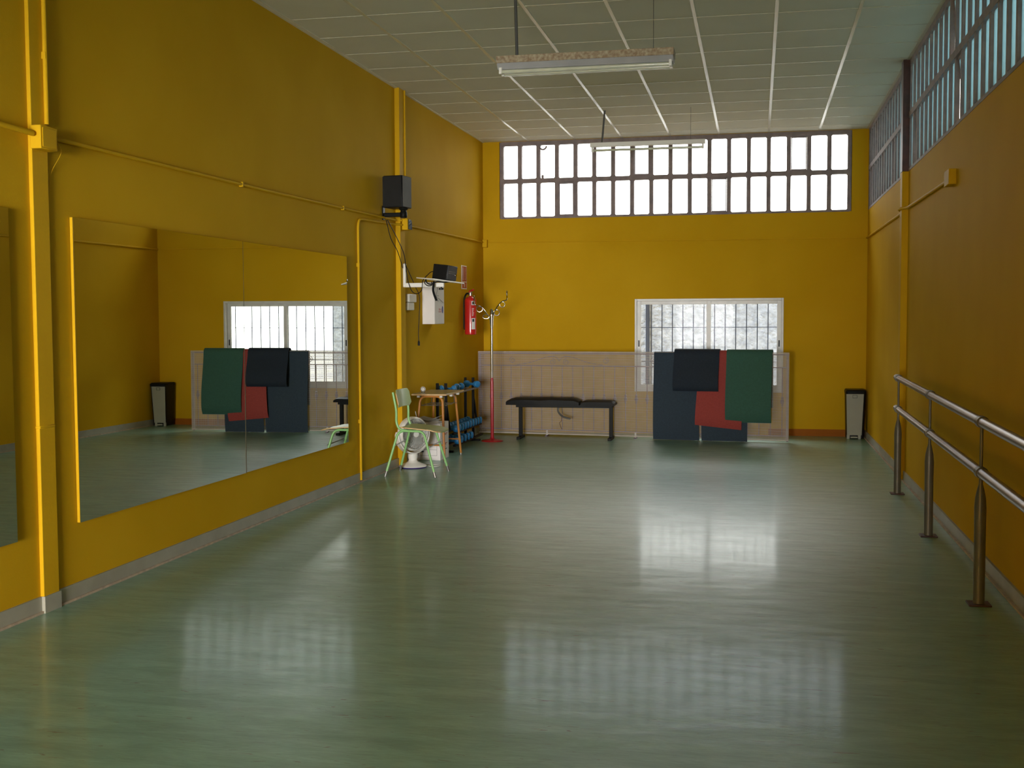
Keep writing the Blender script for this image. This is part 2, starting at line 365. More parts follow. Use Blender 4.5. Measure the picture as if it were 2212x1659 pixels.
# ---- lattice windows: concrete grid, panes, vents
def lattice(name, P, npan, pitch, z0, z1, zm, mull, depth, vents, gm, recess, vent_tilt=0., vent_closed=True, edge=.02, tope=.045):
    """P(s, d, z) maps along-wall s, depth d (outward) and height z to world"""
    L_ = npan*pitch; bm = NB()
    def b(s0, s1, za, zb, d0=0., d1=None):
        d1 = depth if d1 is None else d1
        vs_ = [bm.verts.new(P(s, d, z)) for z in (za, zb) for d in (d0, d1) for s in (s0, s1)]
        for f in ((0, 2, 3, 1), (4, 5, 7, 6), (0, 1, 5, 4), (2, 6, 7, 3), (0, 4, 6, 2), (1, 3, 7, 5)): bm.faces.new([vs_[i] for i in f])
    for k in range(npan+1):
        s = k*pitch; b(s-mull/2, s+mull/2, z0, z1)
    b(0, L_, z0-.005, z0+edge, -.003, depth+.002); b(0, L_, z1-tope, z1+.005, -.003, depth+.002); b(0, L_, zm-.026, zm+.026, -.006, depth+.002)
    # rounded pane corners: little gussets
    for k in range(npan):
        for za, zb in ((z0+edge, zm-.026), (zm+.026, z1-tope)):
            for s, sg in ((k*pitch+mull/2, 1), ((k+1)*pitch-mull/2, -1)):
                for z, zg in ((za, 1), (zb, -1)):
                    tri = [(s, z), (s+sg*.014, z), (s, z+zg*.014)]
                    lo = [bm.verts.new(P(a, .002, c)) for a, c in tri]; hi = [bm.verts.new(P(a, depth-.002, c)) for a, c in tri]
                    bm.faces.new(lo); bm.faces.new(hi)
                    bm.faces.new((lo[1], lo[2], hi[2], hi[1]))
    root = struct(obj(name, bm, M_CONC))
    for k in range(npan):
        for row, (za, zb) in enumerate(((z0+edge, zm-.026), (zm+.026, z1-tope))):
            s0, s1 = k*pitch+mull/2, (k+1)*pitch-mull/2
            if (k, row) in vents:
                vb = NB(); zc = za; t = vent_tilt
                def q(s, d, z):
                    zz = zb - (zb - z)*math.cos(t); dd = d + recess + (zb - z)*math.sin(t)
                    return P(s, dd, zz)
                def vbox(a0, a1, c0, c1):
                    vs_ = [vb.verts.new(q(s, d, z)) for z in (c0, c1) for d in (-.006, .010) for s in (a0, a1)]
                    for f in ((0, 2, 3, 1), (4, 5, 7, 6), (0, 1, 5, 4), (2, 6, 7, 3), (0, 4, 6, 2), (1, 3, 7, 5)): vb.faces.new([vs_[i] for i in f])
                fw = .013
                vbox(s0+.002, s0+fw, za+.002, zb-.002); vbox(s1-fw, s1-.002, za+.002, zb-.002)
                vbox(s0+fw, s1-fw, za+.002, za+.024); vbox(s0+fw, s1-fw, zb-.022, zb-.002)
                vent = obj('vent_frame', vb, M_CONC, root)
                pb = NB(); pv = [pb.verts.new(q(s, d, z)) for z in (za+.024, zb-.022) for d in (0, .004) for s in (s0+fw, s1-fw)]
                for f in ((0, 2, 3, 1), (4, 5, 7, 6), (0, 1, 5, 4), (2, 6, 7, 3), (0, 4, 6, 2), (1, 3, 7, 5)): pb.faces.new([pv[i] for i in f])
                obj('pane', pb, gm, vent)
            else:
                pb = NB(); pv = [pb.verts.new(P(s, d, z)) for z in (za, zb) for d in (recess, recess+.004) for s in (s0, s1)]
                for f in ((0, 2, 3, 1), (4, 5, 7, 6), (0, 1, 5, 4), (2, 6, 7, 3), (0, 4, 6, 2), (1, 3, 7, 5)): pb.faces.new([pv[i] for i in f])
                obj('pane', pb, gm, root)
    return root
w1 = lattice('window_1', lambda s, d, z: V(UX0 + .02 + s, D + d, z), 18, (UX1-UX0-.04)/18, UZ0+.0, UZ1, 3.222, .050, .06,
             {(7, 1), (15, 1), (3, 0), (11, 0)}, M_GLASS, .03)
tube_obj('pulley_ring', arc((-2.68, D-.01, 3.655), .045, PI, 2*PI, 12), .011, M_CONC, w1)
box_obj('broken_stay', (-2.70, D-.012, 3.245), (-2.67, D, 3.29), M_CONC, w1, bevel=.004)
w2 = lattice('window_2', lambda s, d, z: V(XR + d, D - .06 - s, z), 15, (D-.06-11.08)/15, ZW0, ZW1, 3.245, .047, .030,
             {(3, 1), (6, 0), (1, 0), (10, 0)}, M_TEAL, .018, vent_tilt=R(7))
w3 = lattice('window_3', lambda s, d, z: V(XR + d, 10.93 - s, z), 28, .243, ZW0, ZW1, 3.245, .047, .030,
             {(1, 0), (9, 1), (10, 0), (18, 1)}, M_TEAL, .018, vent_tilt=R(7))
w5 = lattice('window_5', lambda s, d, z: V(XR + d, 4.12 - s, z), 29, .243, ZW0, ZW1, 3.245, .047, .030, set(), M_TEAL, .018)
# ---- white sliding window
def frame(bm, x0, x1, z0, z1, y0, y1, fw, fb=None, ft=None):
    fb = fb or fw; ft = ft or fw
    bx(bm, (x0, y0, z0), (x0+fw, y1, z1)); bx(bm, (x1-fw, y0, z0), (x1, y1, z1))
    bx(bm, (x0+fw, y0, z0), (x1-fw, y1, z0+fb)); bx(bm, (x0+fw, y0, z1-ft), (x1-fw, y1, z1))
bm = NB(); frame(bm, SX0, SX1, SZ0, SZ1, D-.012, D+.10, .028, .035, .03)
sw = struct(obj('window_4', bm, M_ALU, bevel=.003))
for nm, a, b_, yo in (('sash', SX0+.028, -.56, .03), ('sash', -.615, SX1-.028, .062)):
    bm = NB(); frame(bm, a, b_, SZ0+.035, SZ1-.03, D+yo-.012, D+yo+.014, .05, .052, .042)
    s_ = obj('sash', bm, M_ALU, sw, bevel=.002)
    box_obj('pane', (a+.045, D+yo-.002, SZ0+.08), (b_-.045, D+yo+.002, SZ1-.065), M_GLASS, s_)
    hx = a+.024 if nm and yo < .04 else b_-.024
    box_obj('latch', (hx-.007, D+yo-.02, 1.10), (hx+.007, D+yo-.010, 1.18), M_BLACK, s_, bevel=.003, label='black latch slot')
# outdoors seen through it
bm = NB(); bx(bm, (-9, D+4.2, -.2), (.38, D+4.6, 2.05)); tag(obj('stucco_wall', bm, M_STUCCO), 'rough pale stucco garden wall outside the sliding window', 'wall')
tube_obj('drainpipe', [(-1.725, D+4.14, -.15), (-1.725, D+4.14, 2.05)], .030, M_PIPE)
tag(bpy.data.objects['drainpipe'], 'blue-grey vertical pipe outside behind the left sash of the sliding window', 'pipe')
bm = NB(); bx(bm, (-40, D+.3, -.25), (40, D+40, -.15)); bx(bm, (XR+.5, -30, -.25), (40, D+.3, -.15)); bx(bm, (-40, -30, -.25), (XR+.5, YF-.3, -.15))
struct(obj('ground', bm, M_GROUND))
gr = thing('security_grille', 'slate blue vertical iron bars outside the white sliding window', 'grille', (0, D+.24, SZ0+.02))
for k in range(14):
    x = -1.318 + .1325*k
    if x < SX1: tube_obj('bar', [(x, 0, 0), (x, 0, SZ1-SZ0-.03)], .0065, M_BARS, gr, seg=6)
for z in (.03, .35, .785, 1.12): box_obj('crossbar', (SX0+.0, -.004, z-.004), (SX1, .004, z+.004), M_BARS, gr)

# ================================================================== LEFT WALL
# mirrors
MZ0, MZ1 = .402, 2.008
def make_mirror(y0, ys, y1, label, ang, zt):
    root = thing('wall_mirror', label, 'mirror', (XL((y0+y1)/2), (y0+y1)/2, MZ0))
    h = MZ1-MZ0; c = (y0+y1)/2
    def sh(y, z, d): return V(.003 + d + (y-c)*.005, y-c, z)
    def slab(bm, a, b_, d0, d1):
        loft(bm, [[sh(y, 0, d0), sh(y, 0, d1), sh(y, h, d1), sh(y, h, d0)] for y in (a, b_)])
    bm = NB(); slab(bm, y0, y1, 0, .016); obj('backing_board', bm, M_TRIMY, root, label='board behind the mirror, painted yellow at its edge')
    for a, b_ in zip([y0]+ys, ys+[y1]):
        bm = NB(); q = .004 if b_ != y1 else -.004 if False else 0
        a = a + (.004 if a != y0 else 0)
        pts = []
        for y in (a, b_-q):
            e = (y-(a+b_)/2)*ang
            pts.append([sh(y, 0, .0165+e*0), sh(y, 0, .0225+e), sh(y, h, .0225+e+zt*h), sh(y, h, .0165)])
        loft(bm, pts); obj('mirror_panel', bm, [M_MIRROR], root)
    for y in ys:
        bm = NB(); slab(bm, y-.005, y+.003, .016, .0290); obj('joint', bm, M_SILVER, root)
    return root
make_mirror(5.54, [7.56], 9.62, 'large wall mirror of two sheets reflecting the mats, window and bin', 0.0045, 0.0018)
make_mirror(2.9, [], 5.0, 'wall mirror cut off by the left edge of the photo, nearest the camera', 0.0, 0.0)
# small clip at the far edge of the mirror
tag(obj('mirror_clip', (lambda b: (lathe(b, [(.001, -.004), (.012, -.004), (.012, .004), (.001, .008)], mt=Matrix.Rotation(R(90), 4, 'Y')), b)[1])(NB()), M_CHROME, smooth=True), 'tiny bright clip at the far edge of the two-sheet mirror', 'clip').location = (XL(9.6)+.03, 9.625, 1.80)

# conduits and boxes
def conduit(label, pts, r=.011, fil=.05, clips=()):
    t = thing('conduit', label, 'conduit', pts[0])
    o0 = Vector(pts[0]); tube_obj('tube', [p - o0 for p in fillet(pts, fil)], r, M_TRIMY, t)
    for c in clips:
        bm = NB(); bx(bm, V(-.016, -.012, -r-.006), V(.014, .012, r+.006)); cc = obj('clip', bm, M_TRIMY, t, bevel=.003); cc.location = Vector(c)-o0
    return t
def onw(y, z, d=.014): return (XL(y)+d, y, z)
conduit('thick yellow conduit at left edge running into the big junction box', [onw(2.0, 2.43, .03), onw(4.0, 2.415, .03), onw(5.17, 2.385, .05)], .014)
conduit('vertical yellow conduit dropping from the ceiling into the big junction box', [onw(5.315, H, .034), onw(5.315, 2.45, .034)], .012, clips=[onw(5.315, 2.79, .03)])
conduit('yellow conduit running along the left wall above the two-sheet mirror', [onw(5.37, 2.395), onw(8, 2.405), onw(9.58, 2.42), onw(10.6, 2.43), onw(11.10, 2.436), onw(11.13, 2.436, .06), onw(11.2, 2.436, .06)], .011, clips=[onw(7.6, 2.403, .012), onw(9.6, 2.42, .012)])
conduit('yellow conduit bending down from the speaker corner to the floor beside the mirror', [onw(11.19, 2.395, .06), onw(11.1, 2.393, .06), onw(11.0, 2.39, .015), onw(9.97, 2.36, .015), onw(9.97, .02, .017)], .011, .09, clips=[onw(9.97, .55, .014), onw(9.97, 1.95, .014)])
conduit('yellow conduit from the open box to the far left corner', [onw(11.28, 2.41), onw(14.72, 2.445)], .010)
conduit('yellow conduit dropping down the second pilaster to the white sockets', [onw(11.30, 2.36), onw(11.36, 1.72)], .009)
conduit('thin vertical yellow conduit above the speaker on the second pilaster', [onw(11.27, H, .055), onw(11.27, 2.46, .055)], .009, clips=[onw(11.27, 3.26, .05)])
conduit('thin yellow conduit across the back wall below the high windows', [(XL(D)+.02, D-.008, 2.445), (XR-.01, D-.008, 2.42)], .007)
conduit('yellow conduit on the right wall passing over the steel column', [(XR-.009, D-.01, 2.42), (XR-.009, 11.55, 2.415), (XR-.012, 11.2, 2.42), (XR-.068, 11.06, 2.425), (XR-.068, 10.93, 2.425), (XR-.02, 10.80, 2.42), (XR-.012, 8.62, 2.41)], .013, .05)
def jbox(label, c, s, m=M_TRIMY):
    t = thing('junction_box', label, 'junction box', c)
    box_obj('case', (-s[0]/2, -s[1]/2, -s[2]/2), (s[0]/2, s[1]/2, s[2]/2), m, t, bevel=.004)
    return t
j = jbox('large yellow junction box on the first pilaster', (XL(5.26)+.052, 5.26, 2.372), (.06, .14, .115))
lb = NB(); bx(lb, (.03, -.058, -.047), (.034, .058, .047)); obj('cover', lb, M_TRIMY, j, bevel=.003)
j = jbox('open yellow junction box with dark inside on the second pilaster', (XL(11.2)+.085, 11.2, 2.40), (.06, .12, .11))
box_obj('dark_inside', (.0305, -.045, -.048), (.036, .055, .048), mat('dark_green_inside', (.02, .04, .035), .6), j, bevel=.008, label='dark inside with loose wires')
for dz in (-.02, .015): tube_obj('loose_wire', smooth_curve([(.036, -.03, dz), (.05, 0, dz+.02), (.045, .03, dz-.03), (.037, .045, dz)]), .003, M_PIPE, j, seg=6)
jbox('yellow junction box in the far left corner of the room', (XL(D)+.035, D-.04, 2.43), (.06, .07, .10))
j = jbox('yellow junction box ending the conduit on the right wall', (XR-.025, 8.47, 2.41), (.05, .20, .105))
tube_obj('loose_wire', smooth_curve([(XL(5.4)+.02, 5.41, 2.39), (XL(5.4)+.03, 5.44, 2.33), (XL(5.4)+.01, 5.38, 2.22), (XL(5.4)+.006, 5.35, 2.10)]), .0016, M_TRIMY, seg=6)
tag(bpy.data.objects['loose_wire.002'] if 'loose_wire.002' in bpy.data.objects else bpy.data.objects['loose_wire'], 'thin loose wire hanging below the large junction box', 'wire')

# speaker on its wall mount
sp_t = thing('loudspeaker', 'black loudspeaker with a grey side high on the left wall', 'speaker', (-3.345, 10.72, 2.515), R(-8))
bm = NB(); loft(bm, [[V(-.10, -.115, 0), V(.105, -.115, 0), V(.105, .09, 0), V(-.085, .09, 0)], [V(-.10, -.10, .30), V(.095, -.10, .30), V(.095, .09, .30), V(-.085, .09, .30)]])
obj('cabinet', bm, M_BLACK, sp_t, bevel=.006)
box_obj('grille', (-.098, -.122, .008), (.096, -.108, .292), mat('grille_cloth', (.015, .015, .014), .95, bump=(400, 1, .002)), sp_t, bevel=.006)
box_obj('side_panel', (.1, -.10, .006), (.108, .085, .294), mat('grey_speaker_side', (.12, .115, .105), .6, spec=.1), sp_t, bevel=.003, label='grey side panel')
mt_ = thing('speaker_mount', 'black swivel wall mount arm under the loudspeaker', 'speaker mount', (XL(10.72), 10.72, 2.44))
box_obj('wall_plate', (0, -.03, -.03), (.012, .03, .10), M_BLACKM, mt_, bevel=.002)
box_obj('arm', (.012, -.018, -.005), (.21, .018, .035), M_BLACKM, mt_, bevel=.006)
bm = NB(); lathe(bm, [(.03, -.015), (.034, -.01), (.034, .035), (.028, .045), (.028, .055), (.038, .06), (.045, .072), (.045, .0745)], (.205, 0, 0)); obj('swivel', bm, M_BLACKM, mt_, smooth=True)

# shelf bracket with the tilted board, radio on it, strap
br = thing('shelf_bracket', 'white steel wall bracket holding a tilted shelf board', 'shelf bracket', (XL(11.19)+.049, 11.19, 1.78))
box_obj('upright', (0, -.018, 0), (.030, .018, .235), M_WHITE, br, bevel=.008)
box_obj('arm', (.028, -.018, 0), (.42, .018, .042), M_WHITE, br, bevel=.003)
box_obj('dark_plate', (0, .018, .05), (.006, .06, .24), mat('plate_grey', (.08, .08, .07), .4), br, bevel=.002)  # thin dark grey plate beside the upright
bm = NB(); lathe(bm, [(.008, -.028), (.024, -.026), (.024, -.012), (.008, -.008), (.008, 0)], (.39, 0, 0), 14); obj('knob', bm, M_BLACK, br, smooth=True, label='black clamp knob')
TB = Matrix.Translation((.385, -.02, .063)) @ Matrix.Rotation(R(7.0), 4, 'Y') @ Matrix.Rotation(R(-1.5), 4, 'X') @ Matrix.Rotation(R(45), 4, 'Z')
bm = NB(); bx(bm, (-.175, -.175, -.006), (.175, .175, .006), TB); obj('shelf_board', bm, M_WHITE, br, bevel=.003)
bm = NB(); lathe(bm, [(.05, -.012), (.07, -.006)], (0, 0, 0), 16, TB); obj('board_socket', bm, M_WHITE, br)
st = thing('strap', 'black strap wound under the tilted shelf board with a dangling end', 'strap', (XL(11.19)+.049+.35, 11.10, 1.83))
def ribbon(bm, pts, w_, t_, ax=V(0, 1, 0)):
    rings = []
    P = smooth_curve(pts, 5)
    for i, p in enumerate(P):
        tt = (P[min(i+1, len(P)-1)] - P[max(i-1, 0)]).normalized(); s_ = (ax - tt*ax.dot(tt)).normalized()*w_/2; nn = tt.cross(s_).normalized()*t_/2
        rings.append([p-s_-nn, p+s_-nn, p+s_+nn, p-s_+nn])
    loft(bm, rings)
bm = NB(); ribbon(bm, [(-.01, 0, .005), (-.012, -.01, -.04), (-.014, -.012, -.09), (.005, -.015, -.15), (.02, -.015, -.185)], .022, .003, V(1, 0, 0)); obj('hanging_end', bm, mat('black_webbing', (.012, .012, .012), .9, spec=.1), st, smooth=True)
bm = NB(); tube(bm, smooth_curve([(-.085, -.03, .04), (-.07, -.04, -.01), (-.03, -.03, -.025), (.03, -.03, .0), (.1, -.03, -.008), (.16, -.02, .002), (.17, .02, .006)]), .006, 8); obj('loop', bm, M_BLACK, st, smooth=True)
bm = NB(); tube(bm, smooth_curve([(-.075, -.05, .02), (-.09, -.05, -.01), (-.06, -.05, -.04), (-.02, -.05, -.035), (-.02, -.05, .0)]), .005, 8); obj('loop', bm, M_BLACK, st, smooth=True)
TR = Matrix.Translation((XL(11.19)+.049, 11.19, 1.78)) @ Matrix.Translation((.42, -.01, .066)) @ Matrix.Rotation(R(7.0), 4, 'Y') @ Matrix.Rotation(R(-1.5), 4, 'X') @ Matrix.Rotation(R(-20), 4, 'Z')
rd = thing('radio', 'black compact radio with buttons on the tilted shelf board', 'radio'); rd.matrix_world = TR
box_obj('case', (-.085, -.085, .004), (.085, .085, .148), M_BLACK, rd, bevel=.004)
box_obj('front_panel', (.085, -.08, .008), (.09, .08, .144), mat('radio_front', (.07, .075, .085), .35), rd, bevel=.002)
for i in range(5): box_obj('button', (.09, -.06+.024*i, .085), (.094, -.047+.024*i, .091), M_GREY, rd)
for i in range(5): box_obj('button', (.09, -.06+.024*i, .068), (.094, -.047+.024*i, .073), M_GREY, rd)
bm = NB(); lathe(bm, [(.012, 0), (.011, .012)], (.09, .055, .06), 14, Matrix.Rotation(R(90), 4, 'Y')); obj('knob', bm, M_CHROME, rd, smooth=True, label='bright volume knob')

# cables
def cable(label, pts, r=.004, plug=False):
    t = thing('cable', label, 'cable', pts[0]); o0 = Vector(pts[0])
    tube_obj('cord', [p-o0 for p in smooth_curve(pts)], r, M_BLACK, t, seg=7)
    if plug:
        bm = NB(); e = Vector(pts[-1])-o0; lathe(bm, [(.004, .0), (.011, -.012), (.012, -.05), (.002, -.052)], e + V(0, 0, .01), 12); obj('plug', bm, M_BLACK, t, smooth=True)
xw = XL(11)
cable('left black speaker cable hanging from the loudspeaker to the white bracket', [(xw+.03, 10.72, 2.41), (xw+.05, 10.80, 2.24), (xw+.08, 10.9, 2.13), (xw+.07, 11.05, 2.03), (xw+.065, 11.12, 1.97)])
cable('right black speaker cable hanging from the loudspeaker to the white bracket', [(xw+.04, 10.73, 2.41), (xw+.09, 10.86, 2.25), (xw+.12, 10.98, 2.11), (xw+.11, 11.08, 1.99), (xw+.10, 11.13, 1.93)])
cable('looping black cable from the bracket up to the radio', [(xw+.085, 11.16, 2.0), (xw+.10, 11.18, 1.85), (xw+.16, 11.12, 1.74), (xw+.22, 11.10, 1.715), (xw+.27, 11.08, 1.75), (xw+.29, 11.06, 1.84), (xw+.33, 11.10, 1.90), (xw+.36, 11.14, 1.93), (xw+.41, 11.17, 1.93)])
cable('long black power cable with a plug dangling in front of the white sockets', [(xw+.08, 11.16, 2.01), (xw+.12, 11.2, 1.90), (xw+.16, 11.25, 1.78), (xw+.19, 11.28, 1.68), (xw+.185, 11.28, 1.5), (xw+.175, 11.28, 1.33), (xw+.178, 11.28, 1.24)], .0035, True)
tw = cable('thin wire hanging over the face of the white wall box', [(XL(12)+.16, 12.02, 1.83), (XL(12)+.155, 12.06, 1.78), (XL(12)+.145, 12.05, 1.70), (XL(12)+.145, 12.16, 1.68), (XL(12)+.145, 12.33, 1.64)], .0018)

# double socket
so = thing('wall_sockets', 'pair of white surface sockets under the bracket on the left wall', 'socket', (XL(11.5), 11.5, 1.555))
box_obj('upper_socket', (0, -.10, .082), (.045, .16, .165), M_WHITE, so, bevel=.008)
box_obj('lower_socket', (0, -.10, 0), (.035, .11, .078), M_WHITE, so, bevel=.008)
# white wall cabinet
cb = thing('wall_box', 'tall white box fixed on the left wall beside the radio', 'wall box', (XL(12.2), 12.2, 1.41))
bm = NB(); prof = [(0, 0), (.133, 0), (.133, .40)] + [(.133-.035*(1-math.cos(a)), .40+.045*math.sin(a)) for a in [R(20*k) for k in range(1, 5)]] + [(0, .447)]
loft(bm, [[V(x, y, z) for x, z in prof] for y in (-.19, .195)]); obj('case', bm, M_CARD, cb, bevel=.002)
box_obj('cover', (.133, -.188, .004), (.137, .19, .40), M_CARD, cb, bevel=.001)
def rotf(y, z, x=.1375): return Matrix.Translation((x, y, z)) @ Matrix.Rotation(R(90), 4, 'Z') @ Matrix.Rotation(R(90), 4, 'X')
for i, (dy, dz, h_) in enumerate(((-.02, 0, .030), (.02, .004, .022), (.055, -.003, .030))):
    box_obj('red_mark', (.137, dy-.006, .14+dz), (.1382, dy+.006, .14+dz+h_), M_INKR, cb)
box_obj('red_mark', (.137, -.04, .128), (.1382, .075, .134), M_INKR, cb)
bm = NB(); lathe(bm, [(.001, 0), (.026, 0), (.026, .0012)], (.137, .12, .155), 16, Matrix.Rotation(R(90), 4, 'Y') @ Matrix.Diagonal((1.5, 1, 1, 1))); obj('blue_mark', bm, M_INKB, cb)
for dy, dz, w_, h_ in ((-.14, .243, .012, .022), (-.11, .25, .03, .006), (-.07, .238, .012, .022), (-.10, .30, .08, .004)):
    box_obj('grey_mark', (.137, dy, dz), (.1382, dy+w_, dz+h_), mat('grey_print', (.2, .2, .2), .6), cb)

# fire sign
sg = thing('extinguisher_sign', 'tall narrow red sign above the fire extinguisher', 'sign', (XL(13.79), 13.79, 1.822))
box_obj('plate', (0, -.125, 0), (.006, .125, .285), M_WHITE, sg, bevel=.001)
box_obj('red_panel', (.006, -.105, .093), (.0075, .105, .272), M_REDSIGN, sg)
box_obj('red_panel', (.006, -.105, .012), (.0075, .105, .083), M_REDSIGN, sg)
text_mesh('lettering', 'EXTINTOR', .030, M_PAPER, sg, Matrix.Translation((.0082, .02, .182)) @ Matrix.Rotation(R(90), 4, 'X') .to_4x4() @ Matrix.Identity(4) if False else Matrix.Translation((.0082, .035, .182)) @ Matrix.Rotation(R(90), 4, 'X') @ Matrix.Rotation(R(90), 4, 'Y') @ Matrix.Rotation(R(90), 4, 'Z') @ Matrix.Scale(1, 4))
box_obj('text_line', (.0075, -.078, .105), (.0085, -.055, .26), M_PAPER, sg)
bm = NB(); lathe(bm, [(.012, -.022), (.012, .014), (.004, .02), (.004, .026)], (.0, .0, .047), 10, Matrix.Diagonal((.12, 1.5, 1, 1))); p_ = obj('pictogram', bm, M_PAPER, sg); p_.location = (.008, 0, 0)

# fire extinguisher
ex = thing('fire_extinguisher', 'red fire extinguisher with black hose hung in the far left corner', 'fire extinguisher', (XL(13.73)+.098, 13.73, 1.272), R(-40))
bm = NB(); lathe(bm, [(.062, 0), (.070, .005), (.072, .02), (.0725, .03), (.072, .41)] + [(.072*math.cos(R(a)), .41+.05*math.sin(R(a))) for a in (20, 40, 60, 75)] + [(.018, .462), (.018, .475)], seg=32); obj('cylinder', bm, M_EXT, ex, smooth=True)
bm = NB(); lathe(bm, [(.021, .468), (.021, .505), (.014, .512), (.014, .52)], seg=18); obj('valve', bm, mat('brass_grey', (.45, .42, .36), .3, metal=.8), ex, smooth=True)
bm = NB(); loft(bm, [[V(x, y, z) for x, y, z in ((-.012, -.02, .505), (.012, -.02, .505), (.012, .05, .535), (-.012, .05, .535))], [V(x, y, z) for x, y, z in ((-.012, -.02, .53), (.012, -.02, .53), (.012, .045, .552), (-.012, .045, .552))]]); obj('handle', bm, M_EXT, ex, bevel=.004)
tube_obj('hose', smooth_curve([(-.02, -.0, .49), (-.06, -.012, .495), (-.092, -.02, .45), (-.10, -.03, .34), (-.098, -.03, .2), (-.088, -.03, .09), (-.082, -.028, .06)]), .011, M_BLACK, ex, seg=12, label='black rubber hose')
def bandpatch(name, r, z0, z1, a0, a1, m, par):
    bm = NB(); n = 8; rings = []
    for i in range(n+1):
        a = a0+(a1-a0)*i/n; c, s = math.cos(a), math.sin(a)
        rings.append([V(r*c, r*s, z0), V((r+.001)*c, (r+.001)*s, z0), V((r+.001)*c, (r+.001)*s, z1), V(r*c, r*s, z1)])
    loft(bm, rings); return obj(name, bm, m, par, smooth=True)
A0 = R(-40)
for z0, z1 in ((.355, .405), (.065, .20)): bandpatch('label_patch', .0728, z0, z1, A0+.20, A0+.86, M_PAPER, ex)
bandpatch('label_print', .0739, .365, .396, A0+.34, A0+.66, M_INK, ex); bandpatch('label_print', .0739, .155, .19, A0+.34, A0+.66, M_INK, ex)
for k in range(6): bandpatch('label_print', .0729, .225+.017*k, .232+.017*k, A0+.28, A0+.52+.06*(k % 3), M_PAPER, ex)

# ================================================================== FURNITURE LEFT
# ---- green school chair (front towards +x)
ch = thing('school_chair', 'green tubular school chair with green laminate seat and back', 'chair', (-3.135, 10.605, 0))
yN, yF_ = -.225, .225
tr_ = .0115
def legpt(x, y, z): return V(x, y, z)
for sgn, y0, nm in ((1, yN, 'side_frame'), (1, yF_, 'side_frame')):
    yy = y0*.86
    pts = fillet([(-.245, y0*1.03, .012), (-.128, yy, .425), (.115, yy, .425), (.235, y0*1.05, .012)], .06, 7)
    f_ = tube_obj('side_frame', pts, tr_, M_GREEN, ch, seg=12)
    for x, y in ((-.245, y0*1.03), (.235, y0*1.05)):
        d = (V(-.128, yy, .425)-V(-.245, y0*1.03, .012)).normalized() if x < 0 else (V(.115, yy, .425)-V(.235, y0*1.05, .012)).normalized()
        p = V(x, y, .012); tube_obj('foot_cap', [p - d*.012, p + d*.042], .0125, M_GREY, f_, seg=12, label='grey metal foot')
    # back upright
    tube_obj('back_upright', fillet([(-.04, yy, .428), (-.118, yy, .436), (-.148, yy, .50), (-.145, yy, .62), (-.178, yy, .785)], .05, 6), tr_, M_GREEN, ch, seg=12)
for x, z in ((-.175, .30), (.178, .30)):
    tube_obj('stretcher', [(x, yN*.92, z-.02), (x, yF_*.92, z)], .006, M_GREY, ch, seg=8, label='bare metal stretcher')
bm = NB(); rows = []
for i in range(15):
    t = i/14; x = -.118 + .385*t; z = .440 + .010*math.cos(t*PI*1.1) - (.022*max(0, t-.75)/.25)**1.0*1.0
    wdt = .195 + .01*math.sin(t*PI); 
    if t > .86: wdt -= .05*((t-.86)/.14)**2
    if t < .08: wdt -= .02
    rows.append([V(x, -wdt, z), V(x, -wdt*.5, z-.004), V(x, 0, z-.006), V(x, wdt*.5, z-.004), V(x, wdt, z), V(x, wdt, z+.010), V(x, wdt*.5, z+.006), V(x, 0, z+.004), V(x, -wdt*.5, z+.006), V(x, -wdt, z+.010)])
loft(bm, rows); obj('seat', bm, M_PLYG, ch, smooth=True)
for s_ in (-1, 1):
    bm = NB(); loft(bm, [[V(r[0].x, s_*(abs(r[0].y)), r[0].z), V(r[0].x, s_*(abs(r[0].y)+.0015), r[0].z), V(r[0].x, s_*(abs(r[0].y)+.0015), r[0].z+.0095), V(r[0].x, s_*abs(r[0].y), r[0].z+.0095)] for r in rows])
    obj('seat_edge', bm, M_PLYEDGE, ch, label='bare plywood edge of the seat')
bm = NB(); rows = []
for i in range(13):
    t = i/12*2-1; y = t*.205; cur = .030*(t*t); e = max(0, abs(t)-.88)/.12; dz = .03*e*e
    rows.append([V(-.156+cur, y, .640+dz), V(-.147+cur, y, .640+dz), V(-.170+cur, y, .805-dz), V(-.179+cur, y, .805-dz)])
# outer face green, curved so that the middle sits back
loft(bm, rows); obj('backrest', bm, M_PLYG, ch, smooth=False, bevel=.002)
bm = NB(); loft(bm, [[V(p.x-.0002, rows[0][0].y-.002, p.z) for p in rows[0]], [V(p.x, rows[0][0].y, p.z) for p in rows[0]]]); obj('backrest_edge', bm, M_PLYEDGE, ch, label='bare plywood edge of the backrest')

# ---- pedestal fan with round head in a yoke
fn = thing('fan', 'white round floor fan with clear grille behind the green chair', 'fan', (-3.32, 11.06, 0), R(54))
bm = NB(); lathe(bm, [(.001, .0), (.135, .0), (.140, .006), (.138, .012)], seg=36); obj('base_ring', bm, M_PURPLE, fn, smooth=True, label='dark purple rubber ring under the base')
bm = NB(); lathe(bm, [(.138, .0125), (.139, .018), (.12, .030), (.08, .045), (.05, .058), (.04, .075), (.046, .10), (.05, .138)], seg=36); obj('base', bm, M_WHITE, fn, smooth=True)
zc = .335; RF = .164
